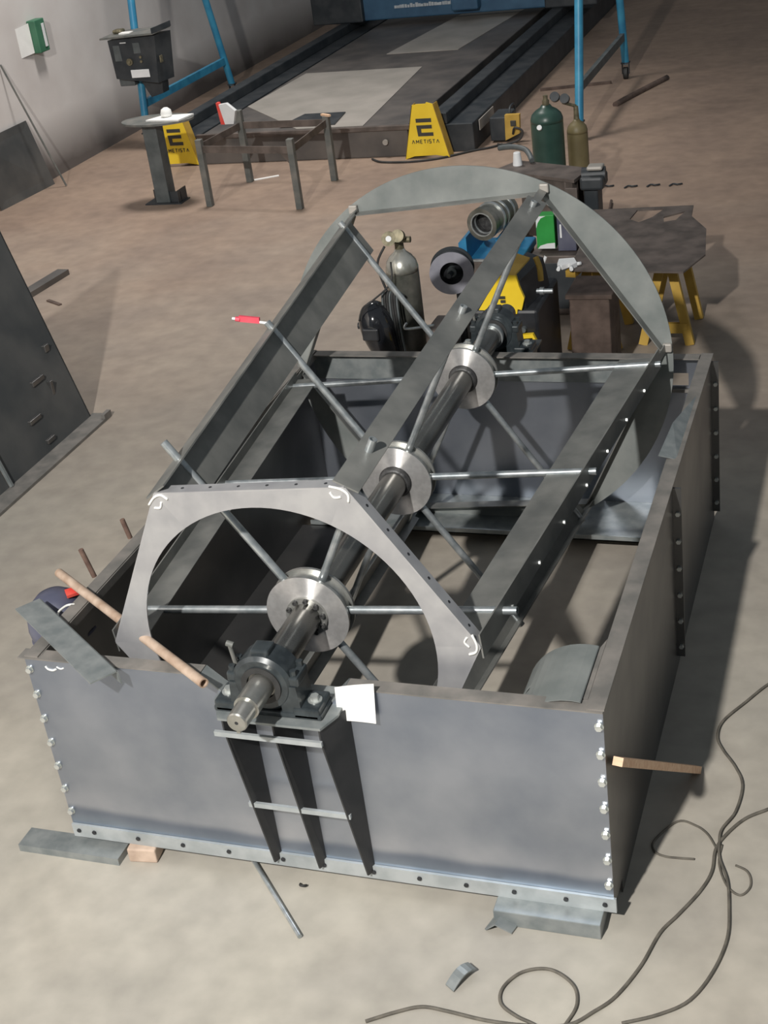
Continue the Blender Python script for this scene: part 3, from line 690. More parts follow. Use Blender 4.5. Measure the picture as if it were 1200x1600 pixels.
# control cabinet hung on the left leg
cc = thing('control_box', 'black control cabinet with buttons mounted on the left blue leg', 'control box', (-5.4, 11.4, 0.78))
rz = Matrix.Rotation(-0.12, 3, 'Z')
b = MB().prism([(-5.70, 11.35, 0.86), (-5.12, 11.28, 0.80), (-5.06, 11.28, 1.33), (-5.72, 11.35, 1.30)], (0.06, 0.30, 0.0))
b.build('cabinet', 'rail', cc)
b = MB().prism([(-5.78, 11.28, 1.32), (-5.05, 11.22, 1.35), (-4.98, 11.56, 1.37), (-5.70, 11.66, 1.34)], (0, 0, 0.02)); b.build('top_tray', 'frame', cc)
MB().prism([(-5.06, 11.22, 1.36), (-4.98, 11.56, 1.38), (-4.98, 11.56, 1.44), (-5.06, 11.22, 1.42)], (0.01, 0, 0)).build('tray_lip', 'rail', cc)
MB().box((-5.46, 11.29, 0.87), (-5.22, 11.305, 0.96), 0.003).build('label_plate', 'white', cc)
MB().lathe([(0, 0.04), (0.02, 0.04), (0.02, 0.02), (0.035, 0.018)], (-5.46, 11.32, 1.05), (0, -1, 0), 20).build('dial', 'brass', cc)
MB().lathe([(0, 0.016), (0.02, 0.016)], (-5.30, 11.31, 1.10), (0, -1, 0), 12).build('button', 'brass', cc)
MB().lathe([(0, 0.016), (0.02, 0.016)], (-5.30, 11.31, 1.05), (0, -1, 0), 12).build('button', 'brass', cc)
MB().box((-5.38, 11.305, 1.14), (-5.26, 11.315, 1.26), 0.003).build('screen', 'grey', cc)
MB().box((-5.66, 11.335, 1.06), (-5.56, 11.345, 1.24), 0.003).build('side_plate', 'grey', cc)
MB().box((-5.55, 11.32, 1.262), (-5.47, 11.325, 1.272)).build('name_strip', 'white', cc)
MB().box((-5.06, 11.3, 1.02), (-5.045, 11.36, 1.10), 0.004).build('latch', 'brass', cc)
MB().box((-5.70, 11.40, 0.76), (-5.50, 11.55, 0.86), 0.01).build('power_supply', 'grey', cc)
MB().prism([(-5.42, 11.38, 0.86), (-5.12, 11.38, 0.84), (-5.14, 11.38, 0.66), (-5.30, 11.38, 0.62)], (0, 0.16, 0)).build('bracket', 'rail', cc)
tag(MB().box((-5.56, 11.36, 1.355), (-5.42, 11.46, 1.37)).build('paper_pad', 'paper'), 'white pad lying on top of the black control cabinet', 'paper')
tag(MB().box((-5.68, 11.42, 1.355), (-5.56, 11.54, 1.40), 0.02).build('tape_gun', 'brass'), 'small brownish tool on the left of the control cabinet top', 'tool')

# ------------------------------------------------------------------ cutting table
pt = thing('cutting_table', 'long dark steel cutting table with side rails running to the rear', 'machine', (-3.0, 15, 0))
b = MB().box((-4.35, 10.60, 0.0), (-1.90, 22.5, 0.33), 0.01); b.build('bed', 'table', pt)
MB().box((-4.4, 10.57, 0.29), (-1.85, 10.62, 0.34), 0.005).build('front_edge', 'bench', pt)
for x0, x1 in ((-5.05, -4.45), (-1.82, -1.20)):
    MB().box((x0, 10.70, 0.0), (x1, 22.5, 0.30), 0.01).build('rail_beam', 'rail', pt)
    MB().box((x0 + 0.18, 10.70, 0.30), (x0 + 0.34, 22.5, 0.42), 0.01).build('rail', 'rail', pt)
MB().box((-1.19, 10.9, 0.17), (-1.18, 11.5, 0.28)).build('rail_label', 'sheet', pt)
MB().lathe([(0, 0.03), (0.02, 0.03)], (-2.15, 10.57, 0.17), (0, -1, 0), 16).build('plug', 'sheet', pt)
# bridge of the machine
br = MB().box((-5.15, 16.8, 0.42), (-1.05, 17.2, 0.80), 0.02).build('bridge', 'blue_dull', pt)
b = MB()
for i in range(24):
    w = random.uniform(0.03, 0.05); x = -4.02 + i * 0.041
    b.box((x, 16.788, 0.57), (x + w, 16.80, 0.57 + random.uniform(0.035, 0.06)))
o_ = b.build('faded_lettering', 'faded_white', br); o_['kind'] = 'stuff'
MB().box((-5.3, 16.7, 0.42), (-4.5, 17.3, 1.2), 0.02).build('bridge_carriage', 'rail', pt)
MB().box((-1.75, 16.7, 0.42), (-1.0, 17.3, 1.1), 0.02).build('bridge_carriage', 'rail', pt)
MB().box((-3.1, 16.6, 0.5), (-2.7, 16.8, 1.3), 0.02).build('torch_head', 'blue_dull', pt)
# loose sheets on the bed
for pts, lb in (([(-4.33, 11.9), (-4.25, 13.65), (-2.65, 13.62), (-2.42, 10.66), (-3.2, 10.66)], 'large pale steel sheet lying on the near end of the cutting table'),
                ([(-3.45, 14.6), (-3.1, 17.9), (-2.15, 17.9), (-2.45, 14.6)], 'smaller pale steel sheet farther back on the cutting table')):
    tag(MB().prism([(x, y, 0.331) for x, y in pts], (0, 0, 0.006)).build('steel_sheet', 'sheet'), lb, 'steel sheet')
tag(MB().prism([(-3.45, 10.75, 0.338), (-3.35, 11.3, 0.338), (-2.85, 11.3, 0.338), (-2.78, 10.75, 0.338)], (0, 0, 0.012)).build('dark_plate', 'rail'), 'small dark plate lying on the pale sheet beyond the low welded stand', 'steel sheet')

# yellow end covers with the maker's mark
def strokes(mb, segs, x0, z0, s, y, w):
    for (a, c, e, f) in segs:
        p = Vector((x0 + a * s, y, z0 + c * s)); q = Vector((x0 + e * s, y, z0 + f * s))
        mb.beam(p, q, 0.004, w, up=(0, 0, 1)) if abs(p.x - q.x) > abs(p.z - q.z) else mb.beam(p, q, 0.004, w, up=(1, 0, 0))
GL = {'A': ([(0, 0, .4, 1), (.4, 1, .8, 0)], .8), 'M': ([(0, 0, 0, 1), (0, 1, .4, .3), (.4, .3, .8, 1), (.8, 1, .8, 0)], .8),
      'E': ([(0, 0, 0, 1), (0, 1, .6, 1), (0, .5, .5, .5), (0, 0, .6, 0)], .6), 'T': ([(0, 1, .7, 1), (.35, 1, .35, 0)], .7),
      'I': ([(0, 0, 0, 1)], .0), 'S': ([(.6, 1, 0, 1), (0, 1, 0, .5), (0, .5, .6, .5), (.6, .5, .6, 0), (.6, 0, 0, 0)], .6)}
def end_cover(x, y, word, label):
    r = thing('end_cover', label, 'machine cover', (x, y, 0))
    xc = x
    b = MB()
    out = [(xc - 0.245, 0.0), (xc - 0.14, 0.03), (xc + 0.10, 0.035), (xc + 0.245, 0.01), (xc + 0.115, 0.57), (xc + 0.05, 0.59), (xc + 0.035, 0.575), (xc - 0.06, 0.575), (xc - 0.115, 0.565)]
    A = [(px_, y, pz_) for px_, pz_ in out]
    b.prism(A, (0, 0.012, 0)); b.build('face', 'yellow', r)
    MB().prism([(xc + 0.245, y, 0.01), (xc + 0.115, y, 0.57), (xc + 0.125, y + 0.12, 0.57), (xc + 0.255, y + 0.12, 0.01)], (0.006, 0, 0)).build('side_wall', 'yellow_dull', r)  # same yellow as the face; darker tone paints in the side's shade
    MB().prism([(xc - 0.245, y, 0.01), (xc - 0.115, y, 0.565), (xc - 0.115, y + 0.12, 0.565), (xc - 0.245, y + 0.12, 0.01)], (0.006, 0, 0)).build('side_wall', 'yellow_dull', r)  # shade painted into the yellow on this side too
    q = MB(); yy = y - 0.004
    q.box((xc - 0.085, yy, 0.385), (xc + 0.085, y, 0.425))
    q.prism([(xc - 0.085, yy, 0.355), (xc + 0.085, yy, 0.355), (xc + 0.085, yy, 0.318), (xc - 0.035, yy, 0.318), (xc - 0.035, yy, 0.277), (xc + 0.095, yy, 0.277), (xc + 0.095, yy, 0.240), (xc - 0.075, yy, 0.240)], (0, 0.004, 0))
    q.build('emblem', 'ink', r)
    t = MB(); s = 0.036; tot = sum(GL[c][1] * s + 0.017 for c in word) - 0.017; cx = xc - tot / 2
    if word != 'AMETISTA': cx += 0.015
    for c in word:
        strokes(t, GL[c][0], cx, 0.165, s, y - 0.002, 0.0065); cx += GL[c][1] * s + 0.017
    t.build('lettering', 'ink', r)
    return r
end_cover(-1.665, 10.47, 'AMETISTA', 'yellow tapered end cover with black emblem, alone on the right rail')
end_cover(-4.66, 10.56, 'AMETISTA', 'yellow tapered end cover with black emblem, behind the grey pedestal')

# grey pedestal with tray
pd = thing('pedestal', 'grey steel pedestal with a flat round tray top in front of the yellow cover', 'stand', (-4.14, 9.15, 0))
MB().box((-4.22, 9.09, 0.012), (-4.06, 9.25, 0.83), 0.006).build('post', 'grey', pd)
b = MB(); b.box((-4.34, 9.06, 0.0), (-3.92, 9.28, 0.012)); b.prism([(-4.34, 9.28, 0.012), (-4.22, 9.2, 0.012), (-4.22, 9.2, 0.12), (-4.34, 9.28, 0.10)], (0, 0.012, 0)); b.box((-4.06, 9.12, 0.012), (-3.94, 9.13, 0.12)); b.box((-3.95, 9.06, 0.012), (-3.94, 9.26, 0.14))
b.build('foot', 'rail', pd)
b = MB(); A = [(-4.43 + 0.35 + 0.40 * math.cos(2 * PI * i / 28), 9.2 + 0.24 * math.sin(2 * PI * i / 28), 0.83) for i in range(28)]
b.prism(A, (0, 0, 0.02)); b.build('tray', 'frame', pd)
tag(MB().prism([(-4.16, 9.10, 0.852), (-3.76, 9.04, 0.852), (-3.70, 9.28, 0.856), (-4.05, 9.26, 0.856)], (0, 0, 0.015)).build('paper_stack', 'paper'), 'white papers spread on the pedestal tray', 'paper')
tag(MB().slathe([(0, 0.05), (0.03, 0.06), (0.07, 0.05), (0.09, 0.02)], (-3.97, 9.20, 0.871), (0.05, 0.1, 1), 10).build('crumpled_paper', 'paper'), 'crumpled white paper ball sitting on the pedestal papers', 'paper')

# four-legged frame
fr = thing('welded_stand', 'low open welded steel stand with four thin legs before the cutting table', 'stand', (-3.0, 9.3, 0))
LG = [(-3.54, 8.97, 0.68), (-2.475, 8.79, 0.69), (-3.46, 9.82, 0.76), (-2.465, 9.755, 0.67)]
for x, y, h in LG: MB().box((x - 0.032, y - 0.032, 0), (x + 0.032, y + 0.032, h), 0.004).build('leg', 'frame', fr)
for i, j, z0, z1 in ((0, 1, 0.58, 0.58), (0, 2, 0.60, 0.60), (2, 3, 0.60, 0.60), (1, 3, 0.58, 0.60)):
    a = LG[i]; c = LG[j]; MB().beam((a[0], a[1], z0), (c[0], c[1], z1), 0.012, 0.07).build('rail', 'bench', fr)
MB().prism([(-2.50, 8.80, 0.60), (-2.50, 8.80, 0.42), (-2.66, 8.82, 0.60)], (0, 0.01, 0)).build('gusset', 'bench', fr)
cp = thing('carton', 'small white and red carton on the rear left corner of the low welded stand', 'carton', (-3.58, 9.78, 0.60))
b = MB().prism([(-3.62, 9.74, 0.637), (-3.50, 9.74, 0.637), (-3.46, 9.74, 0.77), (-3.55, 9.74, 0.85), (-3.64, 9.74, 0.84)], (0.0, 0.05, 0.0)); b.build('box', 'white', cp)
MB().prism([(-3.645, 9.738, 0.637), (-3.60, 9.738, 0.637), (-3.64, 9.738, 0.86), (-3.665, 9.738, 0.86)], (0, 0.06, 0)).build('end_flap', 'red', cp)
tag(MB().beam((-3.43, 9.86, 0.006), (-3.2, 10.0, 0.006), 0.03, 0.01).build('white_strip', 'paper'), 'thin white strip on the floor under the low welded stand', 'scrap')
tag(MB().beam((-2.52, 9.79, 0.675), (-2.40, 9.70, 0.68), 0.03, 0.02).build('wood_piece', 'wood'), 'small tan wood piece on top of the stand beside its rear right leg', 'scrap')

# ------------------------------------------------------------------ behind the casing: welding gear
# worn grey gas cylinder
def cylinder(x, y, r, h, body, cap, label, lean=(0, 0, 1)):
    c = thing('gas_cylinder', label, 'gas cylinder', (x, y, 0))
    d = Vector(lean).normalized(); o = Vector((x, y, 0))
    MB().lathe([(0.0, r * 0.94), (0.02, r), (h * 0.86, r)], o, d, 36).build('body', body, c)
    MB().slathe([(h * 0.86, r), (h * 0.885, r), (h * 0.925, r * 0.90), (h * 0.955, r * 0.68), (h * 0.98, r * 0.38), (h, r * 0.28)], o, d, 36).build('shoulder', cap, c)
    return c, o, d
c, o, d = cylinder(0.118, 4.35, 0.105, 1.06, 'greycyl', 'silvercap', 'worn grey gas cylinder with a silver shoulder and a brass regulator')
b = MB(); b.lathe([(1.05, 0.03), (1.10, 0.028), (1.10, 0.02), (1.16, 0.02)], o, d, 16); v = b.build('valve', 'brass', c)
b = MB(); b.lathe([(0, 0.045), (0.06, 0.045)], (0.075, 4.30, 1.14), (0.3, -1, 0.3), 20); b.lathe([(0, 0.04), (0.05, 0.04)], (0.14, 4.31, 1.15), (0.1, -1, 0.4), 20); b.lathe([(-0.06, 0.02), (0.12, 0.02)], (0.08, 4.34, 1.12), (1, 0, 0), 12)
b.build('regulator', 'brass', c)
MB().lathe([(0.061, 0.018), (0.063, 0.018)], (0.075, 4.30, 1.14), (0.3, -1, 0.3), 20).build('gauge_face', 'white', c)
hs = MB().path([(0.05, 4.27, 1.10), (0.0, 4.24, 1.0), (0.03, 4.22, 0.88), (0.08, 4.215, 0.72), (0.09, 4.20, 0.5)], 0.008, 8).build('gas_hose', 'rubber', c)
# welding mask hung on the cylinder
wm = thing('welding_mask', 'glossy black welding mask beside the grey gas cylinder', 'mask', (-0.06, 4.17, 0.45))
b = MB(); n, mm = 24, 14; pr = None
for i in range(mm + 1):
    f = i / mm; z = 0.79 - 0.36 * f
    rx = 0.115 * math.sqrt(max(0.0, 1 - ((f - 0.42) / (0.43 if f < 0.42 else 0.85)) ** 2)); ry = rx * 1.1
    cx = -0.02 + 0.06 * f * f
    R_ = [b.v((cx + rx * math.cos(2 * PI * k / n), 4.13 + ry * math.sin(2 * PI * k / n), z)) for k in range(n)]
    if pr:
        for k in range(n):
            f_ = b.bm.faces.new((pr[k], pr[(k + 1) % n], R_[(k + 1) % n], R_[k])); f_.smooth = True
    else: b.bm.faces.new(R_)
    pr = R_
b.bm.faces.new(pr[::-1]); b.build('shell', 'gloss', wm)
MB().box((-0.07, 3.99, 0.58), (0.04, 4.03, 0.66), 0.01).build('visor', 'black', wm)
MB().lathe([(0, 0.022), (0.03, 0.022)], (-0.14, 4.13, 0.63), (1, 0, 0), 14).build('knob', 'black', wm)
MB().path([(-0.08, 4.22, 0.58), (-0.10, 4.26, 0.50), (-0.02, 4.24, 0.44), (0.02, 4.18, 0.44)], 0.012, 8).build('strap', 'rubber', wm)
# cables bundled in front of the cylinder
cl = thing('cable_coil', 'bundle of dark welding cables hanging on the grey gas cylinder', 'cable', (0.10, 4.15, 0.3))
for i in range(7):
    x = 0.045 + i * 0.016
    MB().path([(x + 0.02, 4.19 + 0.004 * i, 0.80 + 0.02 * math.sin(i)), (x, 4.16, 0.84), (x - 0.005, 4.135, 0.78), (x + 0.005, 4.12, 0.60), (x + 0.02, 4.125, 0.40), (x + 0.035, 4.14, 0.20), (x + 0.03, 4.15, 0.03)], 0.0075, 8).build('cable', 'rubber' if i % 3 else 'grey', cl)
tag(MB().path([(0.10, 4.21, 1.02), (0.10, 4.16, 0.9), (0.0, 4.05, 0.82), (-0.06, 4.04, 0.78), (-0.09, 4.03, 0.70)], 0.006, 8).build('thin_cable', 'rubber'), 'single thin black cable between the cylinder and the welding mask', 'cable')

# welding machine with yellow cover
wm2 = thing('welding_machine', 'black welding machine with a bright yellow tilted cover', 'welding machine', (0.85, 4.45, 0))
MB().box((0.56, 4.16, 0.12), (1.02, 4.75, 0.72), 0.02).build('body', 'black', wm2)
b = MB().prism([(0.655, 4.15, 0.725), (0.715, 4.15, 0.722), (0.73, 4.15, 0.755), (0.80, 4.15, 0.75), (0.815, 4.15, 0.735), (0.85, 4.15, 0.725), (0.862, 4.15, 0.70), (0.895, 4.15, 0.70), (0.90, 4.15, 0.73), (0.925, 4.15, 0.724), (0.947, 4.15, 0.80), (0.92, 4.15, 0.875), (0.905, 4.15, 0.945), (0.85, 4.15, 0.95), (0.79, 4.15, 0.93)], (0, 0.025, 0))
b.build('cover', 'yellow', wm2)
MB().prism([(0.85, 4.15, 0.95), (0.905, 4.15, 0.945), (0.96, 4.30, 0.99), (0.83, 4.34, 1.02)], (0, 0.012, 0.01)).build('cover_top', 'yellow_dull', wm2)
MB().prism([(0.82, 4.18, 0.94), (0.92, 4.18, 0.90), (0.95, 4.18, 0.72), (0.70, 4.18, 0.72)], (0.05, 0.42, 0.0)).build('feed_housing', 'black', wm2)
MB().path([(0.985, 4.35, 0.99), (1.01, 4.33, 0.93), (1.015, 4.32, 0.85)], 0.018, 8).build('handle', 'yellow_dull', wm2)
b = MB(); b.box((0.79, 4.14, 0.80), (0.83, 4.15, 0.815)); b.box((0.80, 4.14, 0.775), (0.83, 4.15, 0.79)); b.build('vent_slot', 'ink', wm2)
for (x, z) in ((0.66, 0.68), (0.78, 0.66), (0.93, 0.60)):
    MB().lathe([(0, 0.018), (0.03, 0.016)], (x, 4.16, z), (0, -1, 0), 14).build('knob', 'grey', wm2)
MB().prism([(0.43, 4.05, 0.475), (0.55, 4.05, 0.50), (0.565, 4.05, 0.53), (0.47, 4.05, 0.515)], (0, 0.05, 0.0)).build('foot_guard', 'yellow', wm2)
MB().prism([(0.925, 4.15, 0.575), (0.99, 4.15, 0.58), (1.02, 4.15, 0.51), (1.005, 4.15, 0.505), (0.985, 4.15, 0.555), (0.925, 4.15, 0.55)], (0, -0.03, 0.0)).build('corner_guard', 'yellow', wm2)
b = MB(); b.lathe([(0, 0.015), (0.10, 0.015)], (0.99, 4.30, 0.79), (1, 0, 0), 12); b.lathe([(0.02, 0.026), (0.045, 0.026)], (0.99, 4.30, 0.79), (1, 0, 0), 6); b.build('gun_connector', 'tube', wm2)
b = MB()
b.box((0.30, 4.10, 0.08), (1.05, 4.80, 0.12), 0.01); b.box((0.30, 4.12, 0.12), (0.56, 4.5, 0.46), 0.02)
b.build('trolley', 'bench', wm2)
for (x, y) in ((0.36, 4.14), (0.36, 4.74), (0.98, 4.14), (0.98, 4.74)):
    MB().lathe([(-0.02, 0.05), (0.02, 0.05)], (x, y, 0.05), (1, 0, 0), 18).build('wheel', 'rubber', wm2)
b = MB().beam((0.50, 4.30, 0.46), (0.50, 4.30, 0.96), 0.04, 0.03); b.tube((0.50, 4.30, 0.955), (0.495, 4.12, 0.955), 0.016); b.build('spool_arm', 'rail', wm2)
MB().path([(0.36, 4.14, 0.63), (0.28, 4.10, 0.63), (0.19, 4.09, 0.625), (0.185, 4.09, 0.645), (0.20, 4.10, 0.66)], 0.009, 8).build('hook', 'tube', wm2)
MB().box((0.30, 4.12, 0.46), (0.44, 4.40, 0.60), 0.015).build('side_tray', 'bench', wm2)
# wire spool
ws = thing('wire_spool', 'round grey welding wire spool with a dark hub on the machine arm', 'spool', (0.497, 4.20, 0.955))
so = Vector((0.50, 4.17, 0.957)); sd = Vector((-0.22, 0.97, 0.05))
MB().lathe([(-0.008, 0.072), (-0.008, 0.136), (0.0, 0.136), (0.0, 0.072)], so, sd, 48, cap=False).build('front_flange', 'spool', ws)
MB().lathe([(0.0, 0.072), (0.0, 0.120), (0.085, 0.120)], so, sd, 48, cap=False).build('wire_winding', 'rail', ws)
MB().lathe([(0.085, 0.06), (0.085, 0.136), (0.095, 0.136), (0.095, 0.06)], so, sd, 48, cap=False).build('rear_flange', 'rail', ws)
MB().lathe([(0.01, 0.072), (0.06, 0.068), (0.06, 0.018)], so, sd, 32, cap=False).build('hub', 'black', ws)
MB().lathe([(0.005, 0.030), (0.012, 0.026), (0.06, 0.026)], so, sd, 12).build('spindle_nut', 'grey', ws)

# blue clevis stand holding a machined coupling
bs = thing('cradle_stand', 'blue steel cradle stand under the machined pipe coupling', 'stand', (0.3, 5.95, 0))
MB().box((0.10, 5.74, 0.0), (0.50, 6.25, 0.44), 0.015).build('pedestal', 'bench', bs)
MB().box((0.06, 5.70, 0.44), (0.52, 6.25, 0.50), 0.01).build('top_plate', 'blue_machine', bs)
MB().box((0.06, 5.69, 0.30), (0.11, 5.74, 0.44), 0.005).build('leg_plate', 'blue_machine', bs)
MB().box((0.47, 5.69, 0.30), (0.52, 5.74, 0.44), 0.005).build('leg_plate', 'blue_machine', bs)
MB().prism([(0.08, 5.70, 0.50), (0.14, 5.70, 0.50), (0.14, 5.70, 0.68), (0.08, 5.70, 0.64)], (0, 0.5, 0)).build('cheek', 'blue_machine', bs)
MB().prism([(0.36, 5.70, 0.50), (0.44, 5.70, 0.50), (0.40, 5.70, 0.66), (0.36, 5.70, 0.66)], (0, 0.5, 0)).build('cheek', 'blue_machine', bs)
MB().box((0.14, 5.688, 0.40), (0.34, 5.70, 0.50), 0.004).build('front_plate', 'bench', bs)
MB().box((0.18, 5.68, 0.505), (0.31, 5.70, 0.52)).build('chrome_lip', 'tube', bs)
co = thing('pipe_coupling', 'grey machined pipe coupling with bright rings lying on the blue stand', 'coupling', (0.3, 6.0, 0.60))
o = Vector((0.262, 5.72, 0.765)); d = Vector((0.22, 0.97, 0.03)).normalized()
MB().lathe([(0.0, 0.082), (0.0, 0.118), (0.05, 0.118), (0.05, 0.108), (0.18, 0.108), (0.18, 0.116), (0.36, 0.116), (0.36, 0.08)], o, d, 40, cap=False).build('sleeve', 'greycyl', co)
MB().lathe([(0.0, 0.082), (0.10, 0.076), (0.10, 0.0)], o, d, 40, cap=False).build('bore', 'weld', co)
for h, r in ((-0.002, 0.088), (0.04, 0.080)):
    MB().lathe([(h, r - 0.008), (h, r), (h + 0.01, r), (h + 0.01, r - 0.008), (h, r - 0.008)], o, d, 40, cap=False).build('bright_ring', 'tube', co)
for h in (0.14, 0.20, 0.29):
    MB().lathe([(h, 0.119), (h + 0.02, 0.119)], o, d, 40).build('bright_ring', 'tube', co)

# green and white carton, blue box, gloves
ct = thing('carton', 'upright green and white carton standing behind the yellow welder', 'carton', (0.65, 6.05, 0.40))
MB().box((0.585, 6.0, 0.485), (0.72, 6.10, 0.735), 0.003).build('box', 'green', ct)
def arcpts(xz): return [(x, 5.998, z) for x, z in xz]
MB().prism(arcpts([(0.587, 0.73), (0.66, 0.73), (0.625, 0.715), (0.60, 0.68), (0.588, 0.64)]), (0, 0.003, 0)).build('white_corner', 'white', ct)
MB().prism(arcpts([(0.59, 0.488), (0.718, 0.488), (0.718, 0.53), (0.66, 0.525), (0.61, 0.51)]), (0, 0.003, 0)).build('white_corner', 'white', ct)
tag(MB().tube((0.66, 5.94, 0.45), (0.63, 5.93, 0.39), 0.014).build('spray_tip', 'white'), 'short pale stick hanging below the green carton', 'tool')
bx = thing('blue_box', 'dark blue box with a white stripe right of the green carton', 'box', (0.80, 6.05, 0.42))
MB().box((0.735, 6.02, 0.46), (0.87, 6.14, 0.72), 0.005).build('box', 'navy', bx)
MB().box((0.755, 6.017, 0.56), (0.768, 6.02, 0.66)).build('white_stripe', 'white', bx)
st = thing('tool_cabinet', 'dark low cabinet carrying the green carton and blue box', 'cabinet', (0.73, 6.1, 0))
MB().box((0.54, 5.93, 0.0), (0.94, 6.35, 0.455), 0.008).build('body', 'bench', st)
MB().box((0.56, 5.925, 0.05), (0.92, 5.93, 0.40), 0.002).build('door', 'rail', st)

# steel bench with vise
be = thing('steel_bench', 'worn dark steel bench with a flat top behind the rotor', 'bench', (0.45, 6.95, 0))
MB().prism([(0.02, 7.02, 0.775), (0.74, 6.66, 0.775), (0.80, 6.98, 0.775), (0.16, 7.28, 0.775)], (0, 0, 0.025)).build('top', 'bench', be)
MB().prism([(0.30, 6.90, 0.30), (0.72, 6.68, 0.30), (0.72, 6.68, 0.775), (0.30, 6.90, 0.775)], (0.03, 0.06, 0)).build('apron', 'bench', be)
for x, y in ((0.10, 7.05), (0.68, 6.74), (0.74, 6.95), (0.22, 7.2)):
    MB().box((x - 0.03, y - 0.03, 0), (x + 0.03, y + 0.03, 0.775), 0.004).build('leg', 'bench', be)
MB().box((0.67, 6.65, 0.42), (0.76, 6.665, 0.74), 0.004).build('end_plate', 'bench', be)
vs = thing('bench_vise', 'dark bench vise on a thick pillar at the right of the bench', 'vise', (0.85, 6.82, 0))
MB().box((0.79, 6.74, 0.0), (0.90, 6.92, 0.70), 0.01).build('pillar', 'rail', vs)
b = MB().box((0.77, 6.70, 0.70), (0.95, 6.92, 0.80), 0.02); b.lathe([(-0.09, 0.06), (0.09, 0.06)], (0.86, 6.82, 0.79), (1, 0.1, 0), 18); b.build('vise_body', 'rail', vs)
MB().box((0.82, 6.74, 0.84), (0.94, 6.86, 0.87), 0.012).build('anvil_face', 'sheet', vs)
cu = MB().lathe([(0, 0.038), (0.005, 0.038), (0.10, 0.028), (0.105, 0.022)], (0.19, 7.13, 0.801), (0, 0, 1), 24).build('cup', 'white'); tag(cu, 'white upturned cup on the steel bench top', 'cup')
# two tall cylinders behind the bench
c, o, d = cylinder(0.195, 8.2, 0.14, 1.02, 'greencyl', 'greencyl', 'dark green gas cylinder behind the steel bench')
MB().lathe([(1.02, 0.03), (1.06, 0.03), (1.06, 0.02), (1.10, 0.02)], o, d, 14).build('valve', 'brass', c)
MB().lathe([(0, 0.022), (0.02, 0.022)], (0.165, 8.05, 0.86), (0, -1, 0.6), 14).build('white_sticker', 'white', c)
c, o, d = cylinder(0.41, 8.40, 0.09, 0.84, 'ochrecyl', 'ochrecyl', 'olive gas cylinder standing close right of the green cylinder')
b = MB(); b.lathe([(0.84, 0.025), (0.95, 0.02)], o, d, 14); b.tube((0.41, 8.40, 0.95), (0.31, 8.34, 1.0), 0.014); b.build('valve', 'brass', c)
for (x, z) in ((0.245, 1.04), (0.33, 1.02)):
    MB().lathe([(0, 0.042), (0.04, 0.042)], (x, 8.36, z), (0, -1, 0.5), 18).build('gauge', 'rail', c)
tag(MB().path([(-0.04, 7.45, 0.86), (0.08, 7.40, 0.88), (0.20, 7.32, 0.88), (0.26, 7.24, 0.86), (0.30, 7.16, 0.826)], 0.022, 10).build('torch_hose', 'grey'), 'thick grey torch hose lying over the rear edge of the bench', 'hose')
# orange welder at the rear
ow = thing('small_welder', 'small orange and black welding set on the floor by the rail end', 'welding machine', (-0.93, 11.1, 0))
MB().box((-1.10, 11.0, 0.02), (-0.90, 11.4, 0.27), 0.01).build('case', 'rail', ow)
MB().prism([(-0.93, 10.97, 0.03), (-0.86, 10.97, 0.06), (-0.77, 10.97, 0.10), (-0.76, 10.97, 0.30), (-0.92, 10.97, 0.30)], (0, 0.06, 0)).build('front_panel', 'yellow_dull', ow)
MB().path([(-0.90, 11.1, 0.28), (-0.90, 11.15, 0.34), (-0.90, 11.3, 0.34), (-0.90, 11.35, 0.28)], 0.012, 8).build('handle', 'rail', ow)
MB().path([(-0.84, 10.96, 0.10), (-0.80, 10.9, 0.18), (-0.72, 10.9, 0.14), (-0.76, 10.9, 0.05), (-0.9, 10.85, 0.02), (-1.0, 10.9, 0.012)], 0.012, 8).build('lead', 'rubber', ow)
MB().box((-0.86, 10.955, 0.18), (-0.80, 10.972, 0.24), 0.005).build('socket', 'ink', ow)
HO = [(-0.95, 10.9), (-1.05, 10.78), (-1.18, 10.7), (-1.28, 10.62), (-1.52, 10.42), (-1.81, 10.33), (-2.14, 10.36), (-2.3, 10.5)]
tag(MB().path([(x, y, 0.012) for x, y in HO], 0.012, 8).build('floor_hose', 'rubber'), 'thin dark hose on the floor before the right yellow cover', 'hose')
tag(MB().path([(0.0, 12.4, 0.02), (0.15, 12.9, 0.02), (0.40, 13.65, 0.02)], 0.035, 8).build('floor_bar', 'rust'), 'dark bar lying on the floor at the right crane leg', 'metal bar')
tag(MB().beam((-1.10, 13.40, 0.015), (-0.26, 13.6, 0.015), 0.05, 0.03).build('floor_bar', 'rust'), 'rusty bar on the floor between the two right crane legs', 'metal bar')
HH = [(1.55, 8.05), (1.44, 7.86), (1.30, 7.75)]
tag(MB().path([(0.62, 8.7, 0.02), (0.66, 8.3, 0.02), (0.62, 7.9, 0.02), (0.56, 7.65, 0.02)], 0.012, 8).build('curved_hose', 'rust'), 'thin brown hose curving on the floor right of the olive cylinder', 'hose')
for i, (x, y) in enumerate(((0.49, 9.19), (0.715, 9.16), (0.92, 9.18), (1.125, 9.18))):
    tag(MB().path([(x - 0.05, y - 0.03, 0.008), (x - 0.02, y + 0.02, 0.012), (x + 0.02, y, 0.012), (x + 0.06, y + 0.03, 0.008)], 0.008, 6).build('metal_clip', 'rail'),
        ['dark metal clip in the floor row, nearest the vise', 'dark metal clip second in the floor row from the vise', 'dark metal clip third in the floor row from the vise', 'dark metal clip at the far right of the floor row'][i], 'scrap', 'clips in a row on the floor')

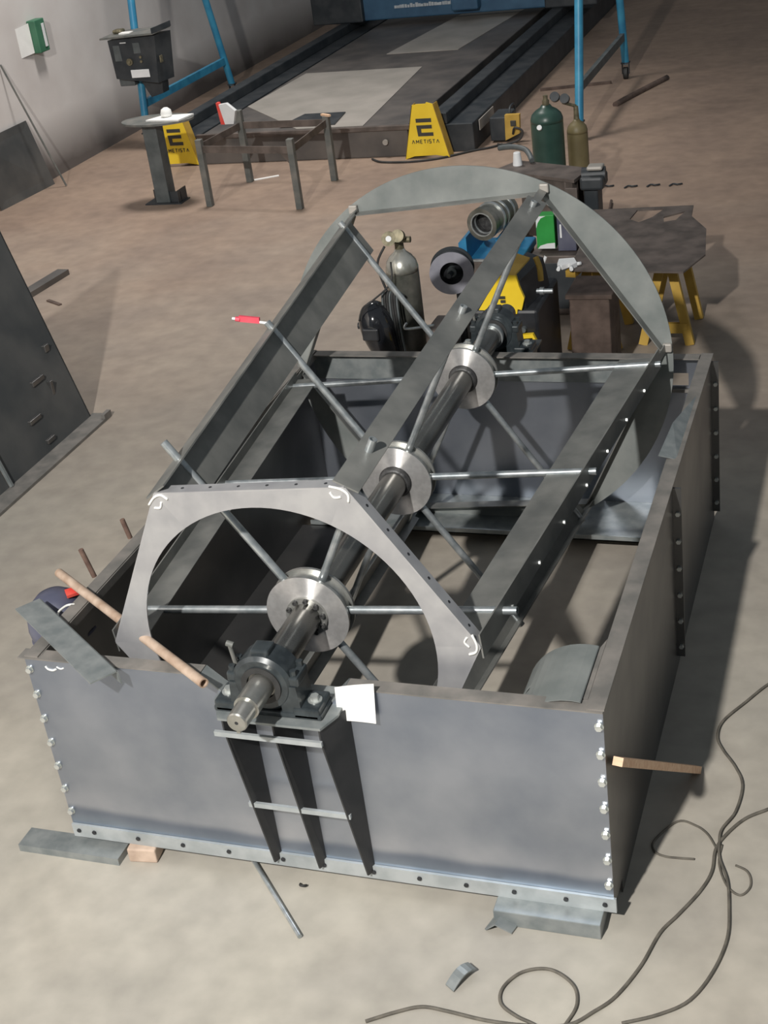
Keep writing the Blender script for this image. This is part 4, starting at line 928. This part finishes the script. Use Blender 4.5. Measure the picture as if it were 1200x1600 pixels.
# plate with cut-outs on yellow trestles
tr_plate = MB().plate_holes([(0.74, 6.50), (1.64, 6.56), (1.66, 6.30), (1.80, 6.0), (1.86, 5.46), (1.76, 5.12), (1.22, 5.16), (1.00, 5.18), (0.96, 5.85)],
                            [[(1.24, 6.48), (1.44, 6.50), (1.38, 6.30), (1.30, 6.18), (1.22, 6.26)], [(1.46, 6.30), (1.60, 6.42), (1.56, 6.22), (1.48, 6.18)]], 0.60, 0.012).build('cut_plate', 'bench')
tag(tr_plate, 'large dark steel plate with burnt cut-outs lying on yellow trestles', 'steel plate')
for i, (xx, yy) in enumerate(((1.12, 5.45), (1.60, 5.55))):
    t = thing('trestle', ['ochre yellow trestle under the near left end of the cut plate', 'ochre yellow trestle under the right end of the cut plate'][i], 'trestle', (xx, yy, 0))
    MB().beam((xx - 0.12, yy - 0.25, 0.575), (xx + 0.02, yy + 0.5, 0.575), 0.07, 0.045).build('top_bar', 'yellow_dull', t)
    for s in (-0.12, 0.36):
        for e in (-0.16, 0.16):
            MB().beam((xx + e, yy + s - 0.05, 0.0), (xx + e * 0.2, yy + s, 0.56), 0.06, 0.05, up=(0, 1, 0)).build('leg', 'yellow_dull', t)
    MB().beam((xx - 0.14, yy - 0.17, 0.12), (xx + 0.14, yy - 0.17, 0.12), 0.03, 0.07).build('brace', 'yellow_dull', t)
b = MB().prism([(0.90, 5.32, 0.613), (1.0, 5.34, 0.613), (1.04, 5.24, 0.613), (1.01, 5.18, 0.613), (0.99, 5.23, 0.613), (0.95, 5.18, 0.613), (0.91, 5.22, 0.613)], (0, 0, 0.03))
gl = thing('white_gloves', 'pair of white work gloves on the near left edge of the cut plate', 'gloves', (0.97, 5.27, 0.613))
b.build('palm', 'white', gl)
for fa, fb in (((0.93, 5.20), (0.93, 5.15)), ((1.01, 5.19), (1.02, 5.15)), ((1.03, 5.25), (1.06, 5.27))):
    MB().path([(*fa, 0.628), (*fb, 0.626)], 0.013, 8, 2).build('finger', 'white', gl)
rb = thing('rusty_box', 'reddish brown rusty steel box between the yellow welder and the trestle', 'box', (1.15, 4.75, 0))
MB().box((1.10, 4.66, 0.0), (1.36, 5.0, 0.62), 0.012).build('body', 'rust', rb)
MB().box((1.08, 4.65, 0.60), (1.38, 5.02, 0.63), 0.006).build('lid', 'rust', rb)
